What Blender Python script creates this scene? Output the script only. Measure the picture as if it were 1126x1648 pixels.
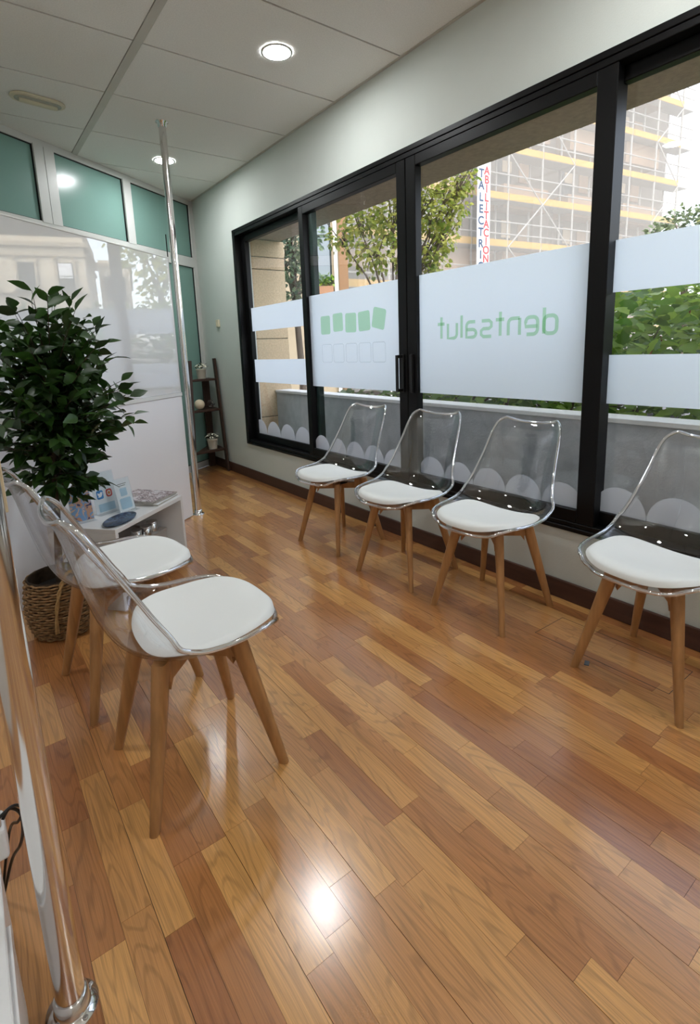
import bpy, math, random
from mathutils import Vector, Matrix

# ------------------------------------------------------------------ reset
for o in list(bpy.data.objects):
    bpy.data.objects.remove(o, do_unlink=True)
scene = bpy.context.scene
COL = scene.collection

# ------------------------------------------------------------------ camera
IMG_W, IMG_H = 1126, 1648
FPX, PPY = 834.36, -100.6
YAW, PITCH, ROLL, HC = 0.6367, -0.1907, -0.0359, 1.1642
fw = Vector((math.sin(YAW) * math.cos(PITCH), math.cos(YAW) * math.cos(PITCH), math.sin(PITCH)))
r0 = Vector((math.cos(YAW), -math.sin(YAW), 0))
u0 = r0.cross(fw)
rt = r0 * math.cos(ROLL) + u0 * math.sin(ROLL)
up = u0 * math.cos(ROLL) - r0 * math.sin(ROLL)
cam = bpy.data.cameras.new('camera')
cam.sensor_fit = 'HORIZONTAL'
cam.sensor_width = 36.0
cam.lens = FPX / IMG_W * 36.0
cam.shift_y = PPY / IMG_W
cam.clip_start = 0.02
cam.clip_end = 300
cam_o = bpy.data.objects.new('camera', cam)
COL.objects.link(cam_o)
cam_o.matrix_world = Matrix(((rt.x, up.x, -fw.x, 0), (rt.y, up.y, -fw.y, 0), (rt.z, up.z, -fw.z, HC), (0, 0, 0, 1)))
scene.camera = cam_o

def project(p):
    d = Vector(p) - Vector((0, 0, HC))
    z = d.dot(fw)
    if z < .05:
        return None
    return (563 + FPX * d.dot(rt) / z, 824 + PPY - FPX * d.dot(up) / z, z)

# ------------------------------------------------------------------ world, sun, exposure
world = bpy.data.worlds.new('world')
scene.world = world
world.use_nodes = True
wn = world.node_tree
bg = wn.nodes['Background']
sky = wn.nodes.new('ShaderNodeTexSky')
sky.sky_type = 'NISHITA'
sky.sun_disc = False
sky.sun_elevation = math.radians(48)
sky.sun_rotation = math.radians(215)
sky.air_density = 1.0
sky.dust_density = 3.0
sky.ozone_density = 1.0
hs = wn.nodes.new('ShaderNodeHueSaturation')
hs.inputs['Saturation'].default_value = 0.5      # hazy, milky city sky
wn.links.new(sky.outputs['Color'], hs.inputs['Color'])
wn.links.new(hs.outputs['Color'], bg.inputs['Color'])
bg.inputs['Strength'].default_value = .95
sun = bpy.data.lights.new('sun', 'SUN')
sun.energy = 1.0
sun.angle = math.radians(1.0)
sun.color = (1.0, .95, .88)
sun_o = bpy.data.objects.new('sun', sun)
COL.objects.link(sun_o)
sun_o.rotation_euler = Vector((-.45, -.62, .75)).to_track_quat('Z', 'Y').to_euler()
LAMP = 195.0                       # emission of the seen downlights and the unseen ones added for brightness
scene.view_settings.view_transform = 'Standard'
scene.view_settings.look = 'None'
scene.view_settings.gamma = 1
scene.view_settings.use_curve_mapping = False
scene.view_settings.exposure = 0.22
try:
    scene.cycles.transparent_max_bounces = 18
    scene.cycles.max_bounces = 9
    scene.cycles.transmission_bounces = 8
except Exception:
    pass

# ------------------------------------------------------------------ constants of the place
W, H = 2.0932, 2.6559
YT0, TS, XT = 2.2463, 0.6, 0.9195          # ceiling tile grid
WY0, WY1, WZ0, WZ1 = 0.0114, 4.4386, .3314, 2.2159
ROOM_L, ROOM_B = -.95, -1.7
TA, TD = Vector((1.066, 4.640)), Vector((1.034, .690)).normalized()   # teal glazed wall
TN = Vector((TD.y, -TD.x))                                           # towards the room
PA, PB = Vector((0.10, 2.773)), Vector((1.247, 3.653))               # white screen
PD = (PB - PA).normalized()
PN = Vector((PD.y, -PD.x))
def teal_y(x):
    return TA.y + (x - TA.x) * TD.y / TD.x

# ------------------------------------------------------------------ materials
MATS = {}
def srgb(r, g, b):
    f = lambda c: (c / 255 / 12.92) if c / 255 <= .04045 else ((c / 255 + .055) / 1.055) ** 2.4
    return (f(r), f(g), f(b))
def mat(name, col=(.8, .8, .8), rough=.5, metal=0., spec=.5, noise=None, bump=None, trans=0., ior=1.45, coat=0., emit=None, sub=0.):
    """noise=(scale, amount, stretch xyz) varies the colour; bump=(scale, strength)"""
    m = bpy.data.materials.new(name)
    m.use_nodes = True
    nt = m.node_tree
    b = nt.nodes['Principled BSDF']
    b.inputs['Base Color'].default_value = (*col, 1)
    b.inputs['Roughness'].default_value = rough
    b.inputs['Metallic'].default_value = metal
    b.inputs['Specular IOR Level'].default_value = spec
    b.inputs['IOR'].default_value = ior
    b.inputs['Transmission Weight'].default_value = trans
    b.inputs['Coat Weight'].default_value = coat
    b.inputs['Coat Roughness'].default_value = .01
    if coat: b.inputs['Coat IOR'].default_value = 2.2
    if emit:
        b.inputs['Emission Color'].default_value = (*emit[0], 1)
        b.inputs['Emission Strength'].default_value = emit[1]
    if noise or bump:
        tc = nt.nodes.new('ShaderNodeTexCoord')
    if noise:
        sc, amt, st = noise
        mp = nt.nodes.new('ShaderNodeMapping')
        mp.inputs['Scale'].default_value = st
        nt.links.new(tc.outputs['Object'], mp.inputs['Vector'])
        nz = nt.nodes.new('ShaderNodeTexNoise')
        nz.inputs['Scale'].default_value = sc
        nz.inputs['Detail'].default_value = 5
        nt.links.new(mp.outputs['Vector'], nz.inputs['Vector'])
        cr = nt.nodes.new('ShaderNodeValToRGB')
        cr.color_ramp.elements[0].position = .3
        cr.color_ramp.elements[1].position = .7
        cr.color_ramp.elements[0].color = (*[c * (1 - amt) for c in col], 1)
        cr.color_ramp.elements[1].color = (*[min(1, c * (1 + amt)) for c in col], 1)
        nt.links.new(nz.outputs['Fac'], cr.inputs['Fac'])
        nt.links.new(cr.outputs['Color'], b.inputs['Base Color'])
    if bump:
        nb = nt.nodes.new('ShaderNodeTexNoise')
        nb.inputs['Scale'].default_value = bump[0]
        nb.inputs['Detail'].default_value = 4
        nt.links.new(tc.outputs['Object'], nb.inputs['Vector'])
        bp = nt.nodes.new('ShaderNodeBump')
        bp.inputs['Strength'].default_value = bump[1]
        bp.inputs['Distance'].default_value = .01
        nt.links.new(nb.outputs['Fac'], bp.inputs['Height'])
        nt.links.new(bp.outputs['Normal'], b.inputs['Normal'])
    MATS[name] = m
    return m

def shader_mix(name, build):
    m = bpy.data.materials.new(name)
    m.use_nodes = True
    nt = m.node_tree
    nt.nodes.remove(nt.nodes['Principled BSDF'])
    out = nt.nodes['Material Output']
    nt.links.new(build(nt), out.inputs['Surface'])
    MATS[name] = m
    return m
def node(nt, t, **inp):
    n = nt.nodes.new(t)
    for k, v in inp.items():
        n.inputs[k].default_value = v
    return n
def mixs(nt, fac, a, b):
    n = nt.nodes.new('ShaderNodeMixShader')
    if isinstance(fac, (int, float)):
        n.inputs[0].default_value = fac
    else:
        nt.links.new(fac, n.inputs[0])
    nt.links.new(a, n.inputs[1])
    nt.links.new(b, n.inputs[2])
    return n.outputs[0]

mat('wall_paint', srgb(206, 211, 205), .7, spec=.2, noise=(3, .02, (1, 1, 1)), bump=(220, .12))
mat('room_paint', srgb(225, 224, 218), .8, spec=.2, noise=(3, .02, (1, 1, 1)), bump=(180, .08))
mat('ceiling_tile', srgb(236, 234, 228), .9, spec=.1, noise=(160, .05, (1, 1, 1)), bump=(300, .25))
mat('ceiling_grid', srgb(196, 192, 182), .5, spec=.3, noise=(6, .03, (1, 1, 1)))
mat('dark_gap', srgb(70, 66, 60), .9, noise=(8, .05, (1, 1, 1)))
mat('white_frame', srgb(216, 217, 214), .35, spec=.5, noise=(5, .015, (1, 1, 1)))
mat('teal_glass', srgb(130, 166, 157), .22, spec=.5, noise=(1.2, .05, (1, 1, 1)))
mat('white_satin', srgb(238, 238, 241), .3, spec=.5, noise=(2, .01, (1, 1, 1)))
mat('white_gloss', srgb(214, 214, 214), .3, spec=.3, coat=1., noise=(2, .01, (1, 1, 1)))
mat('white_laminate', srgb(228, 228, 228), .3, spec=.5, noise=(4, .01, (1, 1, 1)))
mat('black_alu', srgb(9, 9, 10), .4, spec=.25, noise=(12, .1, (1, 1, 1)))
mat('black_plastic', srgb(16, 16, 17), .4, noise=(12, .1, (1, 1, 1)))
mat('chrome', (.78, .77, .76), .13, 1., noise=(8, .02, (1, 1, .1)))
mat('steel', (.62, .62, .62), .22, 1., noise=(30, .04, (1, 1, 1)))
mat('baseboard', srgb(72, 46, 36), .45, noise=(10, .18, (4, .4, 4)))
mat('dark_wood', srgb(58, 38, 28), .5, noise=(14, .22, (6, 6, .6)))
mat('beech', srgb(168, 122, 76), .42, noise=(9, .2, (5, 5, .5)))
mat('cushion', srgb(226, 228, 226), .55, spec=.3, noise=(4, .015, (1, 1, 1)), bump=(90, .05))
mat('leaf', srgb(48, 84, 30), .42, noise=(3, .35, (1, 1, 1)))
mat('trunk', srgb(60, 46, 34), .9, noise=(30, .3, (1, 1, .3)), bump=(60, .5))
mat('soil', srgb(40, 32, 26), 1., noise=(40, .3, (1, 1, 1)))
mat('seagrass', srgb(136, 106, 72), .9, noise=(70, .55, (1, 1, 1.5)), bump=(80, .4))
mat('seagrass_dark', srgb(54, 40, 26), 1., noise=(60, .4, (1, 1, 1)))
mat('seagrass_light', srgb(172, 140, 92), .9, noise=(60, .25, (1, 1, 2)))
mat('pot', srgb(214, 208, 194), .5, noise=(10, .03, (1, 1, 1)))
mat('petal', srgb(238, 234, 214), .6, noise=(40, .05, (1, 1, 1)))
mat('pot_leaf', srgb(56, 70, 40), .6, noise=(20, .3, (1, 1, 1)))
mat('ivory', srgb(222, 206, 178), .4, noise=(14, .08, (1, 1, 1)))
mat('dark_bead', srgb(70, 52, 46), .3, noise=(30, .3, (1, 1, 1)))
mat('cream_board', srgb(226, 208, 172), .5, noise=(6, .04, (1, 1, 1)))
mat('ivory_plastic', srgb(214, 206, 180), .4, noise=(6, .03, (1, 1, 1)))
mat('grey_box', srgb(178, 172, 166), .35, metal=.3, noise=(8, .06, (1, 1, 1)))
mat('paper', srgb(236, 238, 240), .6, noise=(10, .01, (1, 1, 1)))
mat('page_grey', srgb(190, 186, 178), .7, noise=(120, .12, (.2, .2, 8)))
mat('navy', srgb(28, 38, 66), .3, noise=(22, .55, (1, 2.2, 1)))
mat('print_blue', srgb(60, 140, 205), .5, noise=(10, .02, (1, 1, 1)))
mat('print_green', srgb(110, 150, 60), .5, noise=(10, .02, (1, 1, 1)))
mat('print_grey', srgb(96, 104, 96), .5, noise=(10, .02, (1, 1, 1)))
mat('print_red', srgb(206, 70, 52), .5, noise=(10, .02, (1, 1, 1)))
mat('print_orange', srgb(226, 150, 60), .5, noise=(10, .02, (1, 1, 1)))
mat('print_pale', srgb(180, 208, 224), .5, noise=(30, .05, (1, 1, 1)))
mat('scrap', srgb(96, 104, 112), .5, noise=(30, .1, (1, 1, 1)))
mat('old_diffuser', srgb(206, 202, 176), .3, noise=(10, .08, (1, 1, 1)))
mat('tube_grey', srgb(176, 176, 164), .25, noise=(20, .1, (1, 1, 1)))
# outdoors
mat('tan_stone', srgb(196, 172, 140), .85, noise=(60, .12, (1, 1, 1)), bump=(120, .4))
mat('soffit_stone', srgb(176, 152, 136), .9, noise=(40, .12, (1, 1, 1)), bump=(100, .4))
mat('concrete', srgb(176, 178, 180), .85, noise=(14, .1, (1, 1, 1)), bump=(90, .3))
mat('coping', srgb(232, 232, 230), .6, noise=(9, .04, (1, 1, 1)))
mat('asphalt', srgb(84, 84, 86), .9, noise=(3, .1, (1, 1, 1)))
mat('bark', srgb(96, 84, 72), .9, noise=(12, .3, (1, 1, .3)))
mat('cream_facade', srgb(172, 158, 134), .8, noise=(1.5, .06, (1, 1, 1)))
mat('ornate_facade', srgb(200, 188, 164), .85, noise=(1.2, .08, (1, 1, 3)))
mat('brown_facade', srgb(128, 98, 70), .8, noise=(1.5, .08, (1, 1, 1)))
mat('terracotta', srgb(150, 112, 84), .7, noise=(4, .06, (1, 1, 1)))
mat('grey_facade', srgb(104, 98, 92), .85, noise=(1.0, .12, (1, 1, 4)))
mat('peach_facade', srgb(150, 124, 100), .8, noise=(1.0, .06, (1, 1, 1)))
mat('dark_pane', srgb(44, 50, 54), .15, noise=(2, .15, (1, 1, 1)))
mat('blind', srgb(120, 130, 138), .6, noise=(20, .05, (8, 8, .2)))
mat('scaffold_white', srgb(160, 160, 157), .5, noise=(3, .03, (1, 1, 1)))
mat('toe_board', srgb(188, 148, 40), .6, noise=(2, .05, (1, 1, 1)))
mat('banner', srgb(182, 184, 188), .6, noise=(2, .01, (1, 1, 1)))
mat('letter_blue', srgb(44, 58, 80), .6, noise=(4, .05, (1, 1, 1)))
mat('letter_red', srgb(160, 56, 56), .6, noise=(4, .05, (1, 1, 1)))
mat('red_stem', srgb(140, 70, 50), .6, noise=(8, .2, (1, 1, 1)))

def leaf_mat(name, a, b, tr=.35):
    """leaf colour differs from leaf to leaf (vertex attribute tone); some light passes through"""
    def f(nt):
        at = nt.nodes.new('ShaderNodeAttribute'); at.attribute_name = 'tone'
        oi = nt.nodes.new('ShaderNodeObjectInfo')
        ad = nt.nodes.new('ShaderNodeMath'); ad.operation = 'ADD'
        nt.links.new(at.outputs['Fac'], ad.inputs[0]); nt.links.new(oi.outputs['Random'], ad.inputs[1])
        fr = nt.nodes.new('ShaderNodeMath'); fr.operation = 'FRACT'
        nt.links.new(ad.outputs[0], fr.inputs[0])
        cr = nt.nodes.new('ShaderNodeValToRGB')
        cr.color_ramp.elements[0].color = (*a, 1); cr.color_ramp.elements[1].color = (*b, 1)
        nt.links.new(fr.outputs[0], cr.inputs['Fac'])
        p = node(nt, 'ShaderNodeBsdfPrincipled', Roughness=.42)
        nt.links.new(cr.outputs['Color'], p.inputs['Base Color'])
        t = node(nt, 'ShaderNodeBsdfTranslucent')
        nt.links.new(cr.outputs['Color'], t.inputs['Color'])
        return mixs(nt, tr, p.outputs[0], t.outputs[0])
    return shader_mix(name, f)
leaf_mat('ficus_leaf', srgb(20, 44, 14), srgb(52, 86, 30), .25)
leaf_mat('bush_leaf', srgb(80, 122, 48), srgb(160, 188, 76), .5)
leaf_mat('plane_leaf', srgb(104, 130, 46), srgb(196, 196, 100), .5)
leaf_mat('grey_leaf', srgb(84, 108, 90), srgb(140, 160, 116), .4)
leaf_mat('olive_leaf', srgb(76, 94, 64), srgb(126, 140, 100), .4)

def schlick(nt, f0, f1=1.0):
    lw = node(nt, 'ShaderNodeLayerWeight', Blend=.5)
    pw = nt.nodes.new('ShaderNodeMath'); pw.operation = 'POWER'; pw.inputs[1].default_value = 5
    nt.links.new(lw.outputs['Facing'], pw.inputs[0])
    mr = nt.nodes.new('ShaderNodeMapRange'); mr.inputs[3].default_value = f0; mr.inputs[4].default_value = f1
    nt.links.new(pw.outputs[0], mr.inputs[0])
    return mr.outputs[0]
def f_window(nt):
    t = node(nt, 'ShaderNodeBsdfTransparent', Color=(.985, .99, .988, 1))
    g = node(nt, 'ShaderNodeBsdfGlossy', Roughness=.005, Color=(1, 1, 1, 1))
    return mixs(nt, schlick(nt, .035, .75), t.outputs[0], g.outputs[0])
shader_mix('window_glass', f_window)
def f_film(nt):
    t = node(nt, 'ShaderNodeBsdfTranslucent', Color=(.92, .95, .98, 1))
    d = node(nt, 'ShaderNodeBsdfDiffuse', Color=(.88, .91, .94, 1))
    return mixs(nt, .2, t.outputs[0], d.outputs[0])
shader_mix('frosted_film', f_film)
def f_scallop(nt):
    t = node(nt, 'ShaderNodeBsdfTranslucent', Color=(.88, .9, .94, 1))
    d = node(nt, 'ShaderNodeBsdfDiffuse', Color=(.86, .88, .9, 1))
    c = node(nt, 'ShaderNodeBsdfTransparent')
    return mixs(nt, .42, mixs(nt, .4, t.outputs[0], d.outputs[0]), c.outputs[0])
shader_mix('scallop_film', f_scallop)
def f_green(nt):
    c = node(nt, 'ShaderNodeBsdfTransparent', Color=(.66, .88, .66, 1))
    d = node(nt, 'ShaderNodeBsdfDiffuse', Color=(.4, .66, .4, 1))
    return mixs(nt, .12, c.outputs[0], d.outputs[0])
shader_mix('green_vinyl', f_green)
def f_outline(nt):
    c = node(nt, 'ShaderNodeBsdfTransparent', Color=(.82, .84, .85, 1))
    d = node(nt, 'ShaderNodeBsdfDiffuse', Color=(.7, .74, .74, 1))
    return mixs(nt, .15, c.outputs[0], d.outputs[0])
shader_mix('pale_vinyl', f_outline)
def f_net(nt):
    c = node(nt, 'ShaderNodeBsdfTransparent')
    d = node(nt, 'ShaderNodeBsdfDiffuse', Color=(.42, .41, .39, 1))
    t = node(nt, 'ShaderNodeBsdfTranslucent', Color=(.42, .41, .39, 1))
    return mixs(nt, .31, c.outputs[0], mixs(nt, .4, d.outputs[0], t.outputs[0]))
shader_mix('net', f_net)
def f_poly(nt):
    t = node(nt, 'ShaderNodeBsdfTransparent', Color=(.955, .96, .97, 1))
    g = node(nt, 'ShaderNodeBsdfGlossy', Roughness=.012)
    return mixs(nt, schlick(nt, .085, .9), t.outputs[0], g.outputs[0])
shader_mix('clear_shell', f_poly)
def f_rim(nt):
    g = node(nt, 'ShaderNodeBsdfGlass', Roughness=0.0, IOR=1.3, Color=(1, 1, 1, 1))
    r = node(nt, 'ShaderNodeBsdfGlossy', Roughness=.06, Color=(.95, .97, 1, 1))
    return mixs(nt, .45, g.outputs[0], r.outputs[0])
shader_mix('clear_rim', f_rim)
def f_acryl(nt):
    t = node(nt, 'ShaderNodeBsdfTransparent', Color=(.96, .98, .99, 1))
    g = node(nt, 'ShaderNodeBsdfGlossy', Roughness=.02)
    return mixs(nt, schlick(nt, .04, .8), t.outputs[0], g.outputs[0])
shader_mix('clear_acrylic', f_acryl)

def floor_material():
    m = bpy.data.materials.new('laminate_floor'); m.use_nodes = True
    nt = m.node_tree; b = nt.nodes['Principled BSDF']
    at = nt.nodes.new('ShaderNodeAttribute'); at.attribute_name = 'tone'
    tc = nt.nodes.new('ShaderNodeTexCoord')
    # shift the grain per strip
    cmb = nt.nodes.new('ShaderNodeCombineXYZ')
    mul = nt.nodes.new('ShaderNodeMath'); mul.operation = 'MULTIPLY'; mul.inputs[1].default_value = 37.0
    nt.links.new(at.outputs['Fac'], mul.inputs[0])
    nt.links.new(mul.outputs[0], cmb.inputs[0]); nt.links.new(mul.outputs[0], cmb.inputs[2])
    add = nt.nodes.new('ShaderNodeVectorMath'); add.operation = 'ADD'
    nt.links.new(tc.outputs['Object'], add.inputs[0]); nt.links.new(cmb.outputs[0], add.inputs[1])
    mp = nt.nodes.new('ShaderNodeMapping'); mp.inputs['Scale'].default_value = (12, 1.3, 1)
    nt.links.new(add.outputs[0], mp.inputs['Vector'])
    # cathedral figure: rings of a stretched noise field
    n1 = node(nt, 'ShaderNodeTexNoise', Scale=1.0, Detail=2.0, Roughness=.4)
    nt.links.new(mp.outputs[0], n1.inputs['Vector'])
    rg = nt.nodes.new('ShaderNodeMath'); rg.operation = 'MULTIPLY'; rg.inputs[1].default_value = 120
    nt.links.new(n1.outputs['Fac'], rg.inputs[0])
    sn = nt.nodes.new('ShaderNodeMath'); sn.operation = 'SINE'
    nt.links.new(rg.outputs[0], sn.inputs[0])
    mp2 = nt.nodes.new('ShaderNodeMapping'); mp2.inputs['Scale'].default_value = (420, 7, 1)
    nt.links.new(add.outputs[0], mp2.inputs['Vector'])
    n2 = node(nt, 'ShaderNodeTexNoise', Scale=1.0, Detail=4.0)
    nt.links.new(mp2.outputs[0], n2.inputs['Vector'])
    cr = nt.nodes.new('ShaderNodeValToRGB')
    cr.color_ramp.interpolation = 'LINEAR'
    e = cr.color_ramp.elements
    e[0].position = 0; e[0].color = (*srgb(160, 102, 58), 1)
    e[1].position = 1; e[1].color = (*srgb(208, 154, 90), 1)
    for p_, c_ in ((.3, srgb(172, 114, 64)), (.5, srgb(184, 128, 73)), (.75, srgb(197, 142, 82))):
        x = e.new(p_); x.color = (*c_, 1)
    nt.links.new(at.outputs['Fac'], cr.inputs['Fac'])
    # darken by grain
    m1 = nt.nodes.new('ShaderNodeMapRange'); m1.inputs[1].default_value = .45; m1.inputs[2].default_value = 1
    m1.inputs[3].default_value = 1.03; m1.inputs[4].default_value = .80
    nt.links.new(sn.outputs[0], m1.inputs[0])
    m2 = nt.nodes.new('ShaderNodeMapRange'); m2.inputs[1].default_value = .3; m2.inputs[2].default_value = .7
    m2.inputs[3].default_value = .78; m2.inputs[4].default_value = 1.14
    nt.links.new(n2.outputs['Fac'], m2.inputs[0])
    mm = nt.nodes.new('ShaderNodeMath'); mm.operation = 'MULTIPLY'
    nt.links.new(m1.outputs[0], mm.inputs[0]); nt.links.new(m2.outputs[0], mm.inputs[1])
    mx = nt.nodes.new('ShaderNodeVectorMath'); mx.operation = 'SCALE'
    nt.links.new(cr.outputs['Color'], mx.inputs[0]); nt.links.new(mm.outputs[0], mx.inputs['Scale'])
    nt.links.new(mx.outputs[0], b.inputs['Base Color'])
    n3 = node(nt, 'ShaderNodeTexNoise', Scale=2.5, Detail=3.0)
    nt.links.new(tc.outputs['Object'], n3.inputs['Vector'])
    m3 = nt.nodes.new('ShaderNodeMapRange'); m3.inputs[3].default_value = .27; m3.inputs[4].default_value = .40
    nt.links.new(n3.outputs['Fac'], m3.inputs[0])
    nt.links.new(m3.outputs[0], b.inputs['Roughness'])
    b.inputs['Specular IOR Level'].default_value = .35
    b.inputs['Coat Weight'].default_value = 1.0
    b.inputs['Coat Roughness'].default_value = .19
    b.inputs['Coat IOR'].default_value = 1.65
    MATS['laminate_floor'] = m
floor_material()

def print_material(name, cols, scale):
    """flat print of photographs: blotches of several inks"""
    m = bpy.data.materials.new(name); m.use_nodes = True
    nt = m.node_tree; b = nt.nodes['Principled BSDF']; b.inputs['Roughness'].default_value = .3
    tc = nt.nodes.new('ShaderNodeTexCoord')
    v = node(nt, 'ShaderNodeTexNoise', Scale=scale, Detail=3.0, Distortion=.6)
    nt.links.new(tc.outputs['Object'], v.inputs['Vector'])
    cr = nt.nodes.new('ShaderNodeValToRGB'); cr.color_ramp.interpolation = 'CONSTANT'
    e = cr.color_ramp.elements
    e[0].color = (*cols[0], 1); e[0].position = 0
    e[1].color = (*cols[-1], 1); e[1].position = .68
    for i, c in enumerate(cols[1:-1]):
        x = e.new(.36 + .32 * (i + .2) / (len(cols) - 1)); x.color = (*c, 1)
    nt.links.new(v.outputs['Fac'], cr.inputs['Fac'])
    nt.links.new(cr.outputs['Color'], b.inputs['Base Color'])
    MATS[name] = m
print_material('magazine_print', [srgb(40, 28, 34), srgb(180, 168, 168), srgb(96, 60, 66), srgb(206, 200, 202), srgb(46, 38, 50)], 34)
print_material('brochure_print', [srgb(30, 50, 110), srgb(206, 150, 120), srgb(120, 160, 205), srgb(226, 180, 150), srgb(70, 96, 160)], 22)
print_material('tray_print', [srgb(22, 26, 42), srgb(34, 46, 78), srgb(70, 92, 120), srgb(30, 36, 56), srgb(90, 110, 130)], 26)

# ------------------------------------------------------------------ mesh helpers
class MB:
    def __init__(self):
        self.v, self.f, self.sm = [], [], []
    def add(self, verts, faces, smooth=False):
        o = len(self.v)
        self.v += [tuple(p) for p in verts]
        self.f += [tuple(i + o for i in f) for f in faces]
        self.sm += [smooth] * len(faces)
        return self
    def box(self, a, b, M=None):
        (x0, y0, z0), (x1, y1, z1) = a, b
        x0, x1 = min(x0, x1), max(x0, x1); y0, y1 = min(y0, y1), max(y0, y1); z0, z1 = min(z0, z1), max(z0, z1)
        vs = [Vector(p) for p in ((x0, y0, z0), (x1, y0, z0), (x1, y1, z0), (x0, y1, z0), (x0, y0, z1), (x1, y0, z1), (x1, y1, z1), (x0, y1, z1))]
        if M: vs = [M @ p for p in vs]
        return self.add(vs, [(0, 3, 2, 1), (4, 5, 6, 7), (0, 1, 5, 4), (1, 2, 6, 5), (2, 3, 7, 6), (3, 0, 4, 7)])
    def prism(self, poly, z0, z1, M=None):
        n = len(poly)
        vs = [Vector((x, y, z0)) for x, y in poly] + [Vector((x, y, z1)) for x, y in poly]
        if M: vs = [M @ p for p in vs]
        return self.add(vs, [tuple(range(n - 1, -1, -1)), tuple(range(n, 2 * n))] + [(i, (i + 1) % n, n + (i + 1) % n, n + i) for i in range(n)])
    def lathe(self, prof, n=24, M=None, smooth=True, cap=True):
        vs, fs = [], []
        for r, z in prof:
            for k in range(n):
                a = 2 * math.pi * k / n
                vs.append(Vector((r * math.cos(a), r * math.sin(a), z)))
        for i in range(len(prof) - 1):
            for k in range(n):
                k2 = (k + 1) % n
                fs.append((i * n + k, i * n + k2, (i + 1) * n + k2, (i + 1) * n + k))
        if M: vs = [M @ p for p in vs]
        self.add(vs, fs, smooth)
        if cap:
            self.add(vs[:n], [tuple(range(n - 1, -1, -1))]); self.add(vs[-n:], [tuple(range(n))])
        return self
    def tube(self, pts, rad, n=8, closed=False, smooth=True):
        pts = [Vector(p) for p in pts]; m = len(pts)
        rads = rad if isinstance(rad, (list, tuple)) else [rad] * m
        vs, fs = [], []
        t = (pts[1] - pts[0]).normalized()
        nrm = t.orthogonal().normalized()
        for i, p in enumerate(pts):
            if closed: tt = pts[(i + 1) % m] - pts[i - 1]
            elif i == 0: tt = pts[1] - p
            elif i == m - 1: tt = p - pts[i - 1]
            else: tt = pts[i + 1] - pts[i - 1]
            tt.normalize()
            nrm = (nrm - tt * nrm.dot(tt)).normalized()
            bn = tt.cross(nrm)
            for k in range(n):
                a = 2 * math.pi * k / n
                vs.append(p + (nrm * math.cos(a) + bn * math.sin(a)) * rads[i])
        for i in range(m if closed else m - 1):
            j = (i + 1) % m
            for k in range(n):
                k2 = (k + 1) % n
                fs.append((i * n + k, i * n + k2, j * n + k2, j * n + k))
        self.add(vs, fs, smooth)
        if not closed:
            self.add(vs[:n], [tuple(range(n - 1, -1, -1))]); self.add(vs[-n:], [tuple(range(n))])
        return self
    def sphere(self, c, r, nu=12, nv=8, sc=(1, 1, 1)):
        prof = [(max(1e-4, r * math.sin(math.pi * i / nv)), -r * math.cos(math.pi * i / nv)) for i in range(nv + 1)]
        return self.lathe(prof, nu, Matrix.Translation(c) @ Matrix.Diagonal((*sc, 1)), cap=False)
    def mesh(self, name):
        me = bpy.data.meshes.new(name)
        me.from_pydata(self.v, [], self.f)
        me.polygons.foreach_set('use_smooth', self.sm)
        me.update()
        return me
    def obj(self, name, m, parent=None, **k):
        return link(name, self.mesh(name), m, parent, **k)

def link(name, me, m=None, parent=None, label=None, cat=None, group=None, kind=None):
    o = bpy.data.objects.new(name, me)
    COL.objects.link(o)
    if m and me is not None and not me.materials:
        me.materials.append(MATS[m])
    if parent: o.parent = parent
    return tag(o, label, cat, group, kind)
def tag(o, label=None, cat=None, group=None, kind=None):
    if label: o['label'] = label
    if cat: o['category'] = cat
    if group: o['group'] = group
    if kind: o['kind'] = kind
    return o
def thing(name, label, cat, loc=(0, 0, 0), rz=0., group=None, kind=None):
    o = bpy.data.objects.new(name, None)
    COL.objects.link(o)
    o.empty_display_size = .05
    o.location = loc
    o.rotation_euler = (0, 0, rz)
    return tag(o, label, cat, group, kind)
def set_tone(me, val):
    a = me.attributes.new('tone', 'FLOAT', 'POINT')
    vals = val if isinstance(val, list) else [val] * len(me.vertices)
    a.data.foreach_set('value', vals)
def copy_tree(o, parent=None):
    c = o.copy(); COL.objects.link(c); c.parent = parent
    for ch in list(o.children):
        if ch is not c: copy_tree(ch, c)
    return c
def bevel(o, w, seg=2):
    m = o.modifiers.new('bevel', 'BEVEL'); m.width = w; m.segments = seg; m.limit_method = 'ANGLE'
    return o
def frameM(o, ex, ey, ez):
    return Matrix(((ex[0], ey[0], ez[0], o[0]), (ex[1], ey[1], ez[1], o[1]), (ex[2], ey[2], ez[2], o[2]), (0, 0, 0, 1)))
def text_mesh(s, size, depth, M, bold=0.0):
    c = bpy.data.curves.new('text', 'FONT')
    c.body = s; c.size = size; c.extrude = depth; c.align_x = 'CENTER'; c.offset = bold
    t = bpy.data.objects.new('text', c); COL.objects.link(t)
    bpy.context.view_layer.update()
    dg = bpy.context.evaluated_depsgraph_get()
    me = bpy.data.meshes.new_from_object(t.evaluated_get(dg))
    bpy.data.objects.remove(t, do_unlink=True); bpy.data.curves.remove(c)
    me.materials.clear()
    me.transform(M)
    return me
def clip_poly(poly, fn):
    """keep the part of a 2-D polygon where fn(p) >= 0"""
    out = []
    for i in range(len(poly)):
        a, b = poly[i], poly[(i + 1) % len(poly)]
        fa, fb = fn(a), fn(b)
        if fa >= 0: out.append(a)
        if (fa >= 0) != (fb >= 0):
            t = fa / (fa - fb)
            out.append((a[0] + (b[0] - a[0]) * t, a[1] + (b[1] - a[1]) * t))
    return out
teal_side = lambda p: (Vector(p) - TA).dot(TN) - .002      # positive on the room side

# ================================================================== STRUCTURE
random.seed(7)
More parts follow.
